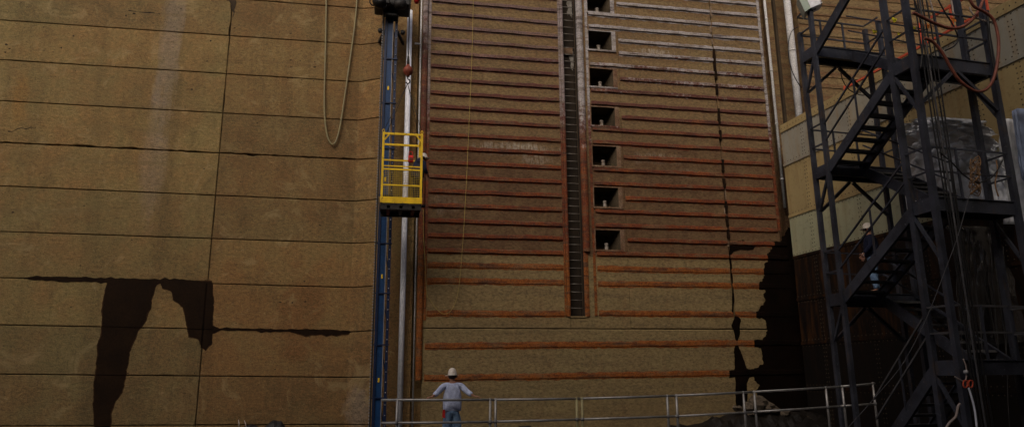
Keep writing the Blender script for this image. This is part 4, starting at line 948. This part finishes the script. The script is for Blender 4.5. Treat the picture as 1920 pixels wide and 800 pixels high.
def person(label, base, face, pose, shirt, jeans, sleeves=.55, rolled=True):
    t = thing('person', label, 'person', base)
    fw = Vector(face).normalized(); rt = fw.cross(ZV).normalized()
    xf = lambda v: base+rt*v[0]+fw*v[1]+ZV*v[2]
    J = dict(pel=(0, 0, .95), wai=(0, 0, 1.10), che=(0, 0, 1.30), nb=(0, .0, 1.46), nk=(0, .015, 1.53), hd=(0, .03, 1.61), ht=(0, .03, 1.70),
             sl=(-.175, 0, 1.42), sr=(.175, 0, 1.42), el=(-.24, -.02, 1.14), er=(.24, -.02, 1.14), wl=(-.27, .08, .92), wr=(.27, .08, .92),
             hl=(-.09, 0, .90), hr=(.09, 0, .90), kl=(-.10, .02, .50), kr=(.10, .02, .50), al=(-.11, -.02, .09), ar=(.11, -.02, .09), tl=(-.13, .15, .04), tr=(.13, .15, .04))
    J.update(pose)
    def build(name, chain, rad, m, sub=2):
        ids = []; 
        for a, b2 in chain:
            for q in (a, b2):
                if q not in ids: ids.append(q)
        return skin_mesh(name, [J[q] for q in ids], [(ids.index(a), ids.index(b2)) for a, b2 in chain], [rad[q] for q in ids], m, t, xf, 0, sub)
    lerp = lambda a, b2, k: tuple(a[i]+(b2[i]-a[i])*k for i in range(3))
    # hands: palm point then five fingers, laid along the direction from elbow to wrist or the given one
    fing = []
    for s, w, e in (('l', 'wl', 'el'), ('r', 'wr', 'er')):
        d = Vector(J.get('hd'+s, tuple(Vector(J[w])-Vector(J[e])))).normalized()
        side = Vector(J.get('hs'+s, (0, 1, 0))); side = (side-d*side.dot(d)).normalized(); dn = d.cross(side)
        if dn.z > 0: dn = -dn
        W0 = Vector(J[w]); J['p'+s] = tuple(W0+d*.07)
        for k in range(4):
            a = W0+d*.085+side*(-.027+.018*k); L = (.062, .075, .07, .055)[k]
            J[f'f{s}{k}a'] = tuple(a); J[f'f{s}{k}b'] = tuple(a+d*L*.55+dn*.004); J[f'f{s}{k}c'] = tuple(a+d*L*.9+dn*.03)
        a = W0+d*.03+side*.03
        J[f'f{s}4a'] = tuple(a); J[f'f{s}4b'] = tuple(a+side*.028+d*.025); J[f'f{s}4c'] = tuple(a+side*.035+d*.055+dn*.012)
    ch = [('pel', 'wai'), ('wai', 'che'), ('che', 'nb'), ('nb', 'nk'), ('nk', 'hd'), ('hd', 'ht'), ('nb', 'sl'), ('sl', 'el'), ('el', 'wl'), ('wl', 'pl'), ('nb', 'sr'), ('sr', 'er'), ('er', 'wr'), ('wr', 'pr'),
          ('pel', 'hl'), ('hl', 'kl'), ('kl', 'al'), ('al', 'tl'), ('pel', 'hr'), ('hr', 'kr'), ('kr', 'ar'), ('ar', 'tr')]
    rad = dict(pel=(.13, .10), wai=(.125, .09), che=(.15, .105), nb=(.085, .07), nk=.052, hd=(.075, .092), ht=(.06, .075), sl=.06, sr=.06, el=.042, er=.042, wl=.029, wr=.029, pl=(.040, .016), pr=(.040, .016),
               hl=.085, hr=.085, kl=.058, kr=.058, al=.04, ar=.04, tl=.035, tr=.035)
    for s in 'lr':
        for k in range(5):
            ch += [('p'+s if k < 4 else 'w'+s, f'f{s}{k}a'), (f'f{s}{k}a', f'f{s}{k}b'), (f'f{s}{k}b', f'f{s}{k}c')]
            for q, rr in zip('abc', (.0095, .009, .0075)): rad[f'f{s}{k}{q}'] = rr*(1.15 if k == 4 else 1)
    build('body', ch, rad, M['skin'])
    J['cl'] = lerp(J['el'], J['wl'], sleeves); J['cr'] = lerp(J['er'], J['wr'], sleeves)
    J['hem'] = (0, 0, .93); J['hem2'] = (0, 0, .895); J['col'] = (0, .012, 1.505)
    sh = build('shirt', [('hem2', 'hem'), ('hem', 'wai'), ('wai', 'che'), ('che', 'nb'), ('nb', 'col'), ('nb', 'sl'), ('sl', 'el'), ('el', 'cl'), ('nb', 'sr'), ('sr', 'er'), ('er', 'cr')],
               dict(hem=(.205, .15), hem2=(.20, .15), wai=(.22, .15), che=(.245, .155), nb=(.12, .10), col=(.080, .080), sl=.074, sr=.074, el=.062, er=.062, cl=.056, cr=.056), shirt)
    J['cuffl'] = (J['al'][0], J['al'][1], .10); J['cuffr'] = (J['ar'][0], J['ar'][1], .10); J['belt'] = (0, 0, 1.03)
    build('jeans', [('belt', 'pel'), ('pel', 'hl'), ('hl', 'kl'), ('kl', 'cuffl'), ('pel', 'hr'), ('hr', 'kr'), ('kr', 'cuffr')],
          dict(belt=(.20, .145), pel=(.215, .15), hl=.15, hr=.15, kl=.10, kr=.10, cuffl=.066, cuffr=.066), jeans)
    H = Vector(J['hd'])+Vector((0, 0, .055)); c = xf(H)
    pr = [(.118, -.028), (.118, -.02), (.107, -.005), (.104, .03), (.094, .068), (.074, .098), (.044, .118), (.012, .126)]
    hm = MB(); hm.lathe(c, pr, 20, ZV, .86 if abs(fw.y) > .7 else 1.02, 1.02 if abs(fw.y) > .7 else .86)
    hel = hm.build('hard_hat', M['helmet'], t)
    br = MB(); vs = []
    for k in range(9):
        a = (k-4)/4*1.15
        d = fw*math.cos(a)+rt*math.sin(a)
        vs += [c+d*.115-ZV*.022, c+d*(.15+.025*math.cos(a))-ZV*.032, c+d*(.15+.025*math.cos(a))-ZV*.039, c+d*.115-ZV*.030]
    br.add(vs, [(k*4+q, k*4+4+q, k*4+4+(q+1) % 4, k*4+(q+1) % 4) for k in range(8) for q in range(4)]+[(3, 2, 1, 0), (32, 33, 34, 35)]); br.build('brim', M['helmet'], hel)
    P = [c+fw*.112*math.cos(a)+ZV*(.122*math.sin(a)+.0) for a in [math.pi*q/12 for q in range(1, 12)]]
    MB().tube(P, .006, 6).build('ridge', M['helmet'], hel)
    hr_ = MB(); hr_.lathe(c-ZV*.05-fw*.012, [(.05, -.055), (.088, -.03), (.098, .0), (.098, .03), (.08, .05)], 14, ZV, .92, 1.05); hr_.build('hair', M['hair'], t)
    q = xf(Vector(J['hd']))
    for s_ in (-1, 1):
        MB().lathe(q+fw*.088+rt*s_*.032+ZV*.008, [(.0, -.009), (.010, -.004), (.010, .004), (.0, .009)], 8).build('eye', M['hair'], t)
        MB().lathe(q+rt*s_*.088, [(.004, -.03), (.016, -.015), (.018, .015), (.006, .03)], 8).build('ear', M['skin'], t)
    MB().lathe(q+fw*.10-ZV*.018, [(.006, .03), (.011, .01), (.017, -.012), (.006, -.018)], 8).build('nose', M['skin'], t)
    MB().box(q+fw*.092-ZV*.052, .045, .012, .010, rt, fw, ZV).build('mouth', M['redball'], t)
    for a in ('al', 'ar'):
        p = xf((J[a][0], J[a][1]+.06, .045)); MB().box(p, .10, .28, .09, rt, fw, ZV, .025).build('boot', M['black'], t)
    return t, xf
# man at the railing
DR0 = 14.8
RA_, RB_ = atd(715, 748, 14.75), atd(1579, 724, 17.0)
rd = (RB_-RA_); rd.z = 0; rd.normalize(); rn = Vector((-rd.y, rd.x, 0))
if rn.y < 0: rn = -rn
def onrail(x, y, off=0.): return onp(x, y, RA_+rn*off, rn)
mp = onrail(848, 748, .26); hat = onp(848, 688.5, mp, HF)
base = Vector((mp.x, mp.y, hat.z-1.795))
railz = onrail(848, 748).z-base.z
hz_ = railz+.035
azm = Vector((rn.x, rn.y, 0))
dxl, dxr = (onrail(806, 746)-onrail(848, 746)).dot(rd), (onrail(888, 746)-onrail(848, 746)).dot(rd)
man, mxf = person('man in white hard hat, grey blue shirt and jeans leaning back on the railing', base, azm,
    dict(el=(-.31, -.09, railz+.145), er=(.30, -.09, railz+.145), wl=(dxl+.03, -.20, hz_+.025), wr=(dxr-.025, -.20, hz_+.025), hdl=(-.85, -.4, -.12), hdr=(.85, -.4, -.12), hsl=(.3, -1, 0), hsr=(-.3, -1, 0),
         sl=(-.19, 0, 1.42), sr=(.19, 0, 1.42), nb=(0, 0, 1.45)), M['shirt'], M['jeans'], .8)
g = MB(); c = mxf((-.19, -.12, .90)); 
g.hexa([c+Vector(q) for q in ((-.03, -.02, -.10), (.03, -.02, -.12), (.03, .02, -.12), (-.03, .02, -.10), (-.02, -.015, .05), (.025, -.015, .05), (.025, .015, .05), (-.02, .015, .05))]).build('red_glove', M['red'], man)
# person on the stairs
b3 = tp(1.0, (V2+V3)/2, zf[0]+.16); q = onp(1638, 500, b3, HF); b3 = Vector((q.x, q.y, zf[0]+.16))
sp, sxf = person('person in navy jacket, jeans and white hard hat standing on a stair tower landing', b3, HF*.5-RT*.8,
    dict(wl=(-.22, .16, .98), wr=(.22, .16, .98), el=(-.27, -.02, 1.16), er=(.27, -.02, 1.16)), M['navycloth'], M['jeans'], .95)
MB().box(sxf((0, .16, 1.0)), .12, .05, .09, bev=.02).build('tool_pouch', M['white_pipe'], sp)
# worker in the cage
pc = onY(790, 306, y0+.45); b4 = Vector((pc.x-.10, y0+.45, cbz+.001))
person('worker in dark clothes and white hard hat leaning out of the yellow cage', b4, (.85, .5, 0),
    dict(hd=(0, .20, 1.52), ht=(0, .23, 1.60), nk=(0, .15, 1.46), nb=(0, .11, 1.40), che=(0, .06, 1.26), sl=(-.17, .10, 1.36), sr=(.17, .10, 1.36), el=(-.25, .08, 1.12), er=(.25, .08, 1.12), wl=(-.17, .22, 1.02), wr=(.17, .22, 1.02)), M['navycloth'], M['navycloth'], .95)

# ------------------------------------------------------------------ railing and walkway
secs = [(715, 749, 792, 926, 748.5, 790, 'left end section of the grey pipe railing, the man leaning on it', (745, 919)),
        (927, 748.5, 789.5, 1088, 746.6, 785.2, 'grey pipe railing section just right of the leaning man', (929, 1081)),
        (1089, 746.5, 785, 1264, 741.1, 779.6, 'grey pipe railing section with yellowed post, third from the left', (1091, 1251)),
        (1265, 741, 779.5, 1410, 734.1, 771.6, 'grey pipe railing section, fourth from the left, over bare wall', (1268, 1394)),
        (1411, 734, 771.5, 1575, 724.2, 760.7, 'grey pipe railing section in front of the rubble heap', (1414, 1549)),
        (1576, 724, 760.5, 1640, 718, 756, 'short end section of grey pipe railing at the stair tower foot', (1579, 1637))]
dk = []
for i, (xa, ya, yma, xb, yb, ymb, lab, posts) in enumerate(secs):
    A, B, a2, b2 = onrail(xa, ya), onrail(xb, yb), onrail(xa, yma), onrail(xb, ymb)
    lowz = min(a2.z, b2.z)-.62
    t = thing('pipe_railing', lab, 'railing', (A.x, A.y, lowz), 'sections of the pipe railing')
    gm = M['galv_yellow'] if i == 2 else M['galv']
    MB().tube([A, A.lerp(B, .5)-ZV*.004, B], .026, 10).build('top_rail', M['galv'], t); MB().tube([a2, a2.lerp(b2, .5)-ZV*.004, b2], .024, 10).build('mid_rail', M['galv'], t)
    for k, px in enumerate(posts):
        f = (onrail(px, ya)-A).dot(rd)/((B-A).dot(rd)); p = A.lerp(B, f)
        pm = gm if (k == 0 and i in (2,)) else M['galv']
        if i == 1 and k == 1: pm = M['galv_yellow']
        MB().tube([p+ZV*.03, p-ZV*(p.z-lowz)], .027, 10).build('post', pm, t)
        MB().lathe(p-ZV*(p.z-a2.lerp(b2, f).z), [(.036, -.035), (.036, .035)], 10).build('coupling', M['worn_steel'], t)
    dk.append((A, B, lowz))
wk = MB(); A, B = dk[0][0]-rd*1.5, dk[-1][1]+rd*.0
za, zb2 = base.z-.003, dk[-1][2]
top = [A-rn*.35, B-rn*.35, B+rn*1.25, A+rn*1.25]
zz = [za, zb2, zb2, za]
o = wk.hexa([Vector((p.x, p.y, z-.18)) for p, z in zip(top, zz)]+[Vector((p.x, p.y, z)) for p, z in zip(top, zz)]).build('walkway', M['worn_steel']); tag(o, kind='structure')
MB().hexa([(-12, -6, -.2), (12, -6, -.2), (12, 6, -.2), (-12, 6, -.2), (-12, -6, 0), (12, -6, 0), (12, 6, 0), (-12, 6, 0)]).build('viewing_deck', M['worn_steel']); tag(bpy.data.objects['viewing_deck'], kind='structure')

# ------------------------------------------------------------------ rubble and debris at the foot of the wall
def heap(name, label, cat, pts, Yc, ry, m, zbase=-1.2, nx=48, ny=18, rough=.18):
    P = [onY(x, y, Yc) for x, y in pts]; mb = MB(); vs = []
    for j in range(ny+1):
        v = j/ny*2-1
        for i in range(nx+1):
            k = i/nx*(len(P)-1); a = int(min(k, len(P)-2)); f = k-a; p = P[a].lerp(P[a+1], f)
            h = (p.z-zbase)*max(0, 1-v*v)**.7; yy = Yc+ry*v
            n = rough*(nz(p.x*2.2, yy*2.2)+.6*nz(p.x*5, yy*5)+.4*nz(p.x*11, yy*11))
            vs.append((p.x, min(yy, DC-.02), zbase+max(0, h+n*min(1, h*2))))
    n = nx+1; mb.add(vs, [(j*n+i, j*n+i+1, j*n+n+i+1, j*n+n+i) for j in range(ny) for i in range(nx)], False)
    o = mb.build(name, M[m]); return tag(o, label, cat, kind='stuff')
heap('mud_heap', 'dark heap of wet mud and debris at the foot of the wall', 'mud', [(1120, 812), (1230, 803), (1310, 795), (1370, 776), (1420, 772), (1470, 770), (1540, 775), (1620, 790), (1700, 810)], 21.3, 1.4, 'mud')
def rock(x, y, Y, s, lab, m='rock'):
    c = onY(x, y, Y); sd_ = random.random()*50; mb = MB(); n = 9; vs = []
    for j in range(6):
        th = math.pi*j/5
        for k in range(n):
            a = 2*math.pi*k/n; d = Vector((math.sin(th)*math.cos(a), math.sin(th)*math.sin(a), math.cos(th)*.7)); vs.append(c+d*s*(1+.55*nz(d.x*1.5+sd_, d.y*1.5, d.z*1.5)))
    mb.add(vs, [(j*n+k, j*n+(k+1) % n, j*n+n+(k+1) % n, j*n+n+k) for j in range(5) for k in range(n)]); o = mb.build('rock', M[m]); tag(o, lab, 'rock', 'broken rocks on the mud heap')
rk = [(1382, 762, .16, 'small pale broken rock left on the mud heap'), (1404, 758, .22, 'leaning grey rock slab under the black wall streak'), (1420, 750, .30, 'tallest grey rock on the mud heap at the wall'), (1436, 758, .24, 'rounded rock right of the tallest rock on the mud heap'),
      (1452, 764, .18, 'brownish rock right of centre on the mud heap'), (1470, 770, .20, 'flat dark rock behind the railing posts'), (1490, 778, .14, 'small rock near the right end of the mud heap'), (1410, 770, .16, 'dark rock low in the front of the mud heap'), (1510, 782, .18, 'rightmost rock of the mud heap near the tower foot')]
for x, y, s, l in rk: rock(x, y+4, 21.0, s, l)
heap('debris_heap', 'low black heap of tangled debris at the foot of the left wall', 'debris', [(440, 812), (452, 796), (470, 791), (492, 796), (515, 790), (528, 794), (545, 812)], 21.5, .5, 'black', rough=.10, nx=30, ny=10)
for (xa, ya, xb, yb, l) in ((448, 800, 447, 786, 'short pale stick standing at the left of the black debris heap'), (462, 801, 458, 787, 'second pale stick leaning in the black debris heap')):
    a, c = onY(xa, ya, 21.2), onY(xb, yb, 21.25); o = MB().tube([a, a.lerp(c, .5)+Vector((.01, 0, 0)), c], [.018, .015, .01], 6).build('stick', M['hose_pale']); tag(o, l, 'stick')
c = onY(985, 806, 20.5); o = thing('bucket', 'dark upturned bucket showing at the bottom edge under the railing', 'bucket', (c.x, c.y, -1.2))
MB().lathe((c.x, c.y, -1.2), [(.22, 0), (.20, c.z+1.2+.06), (.17, c.z+1.2+.12), (.0, c.z+1.2+.13)], 18).build('pail', M['black'], o)
MB().lathe((c.x, c.y, c.z+.05), [(.205, -.02), (.215, 0), (.205, .02)], 18).build('rim', M['rubber'], o)
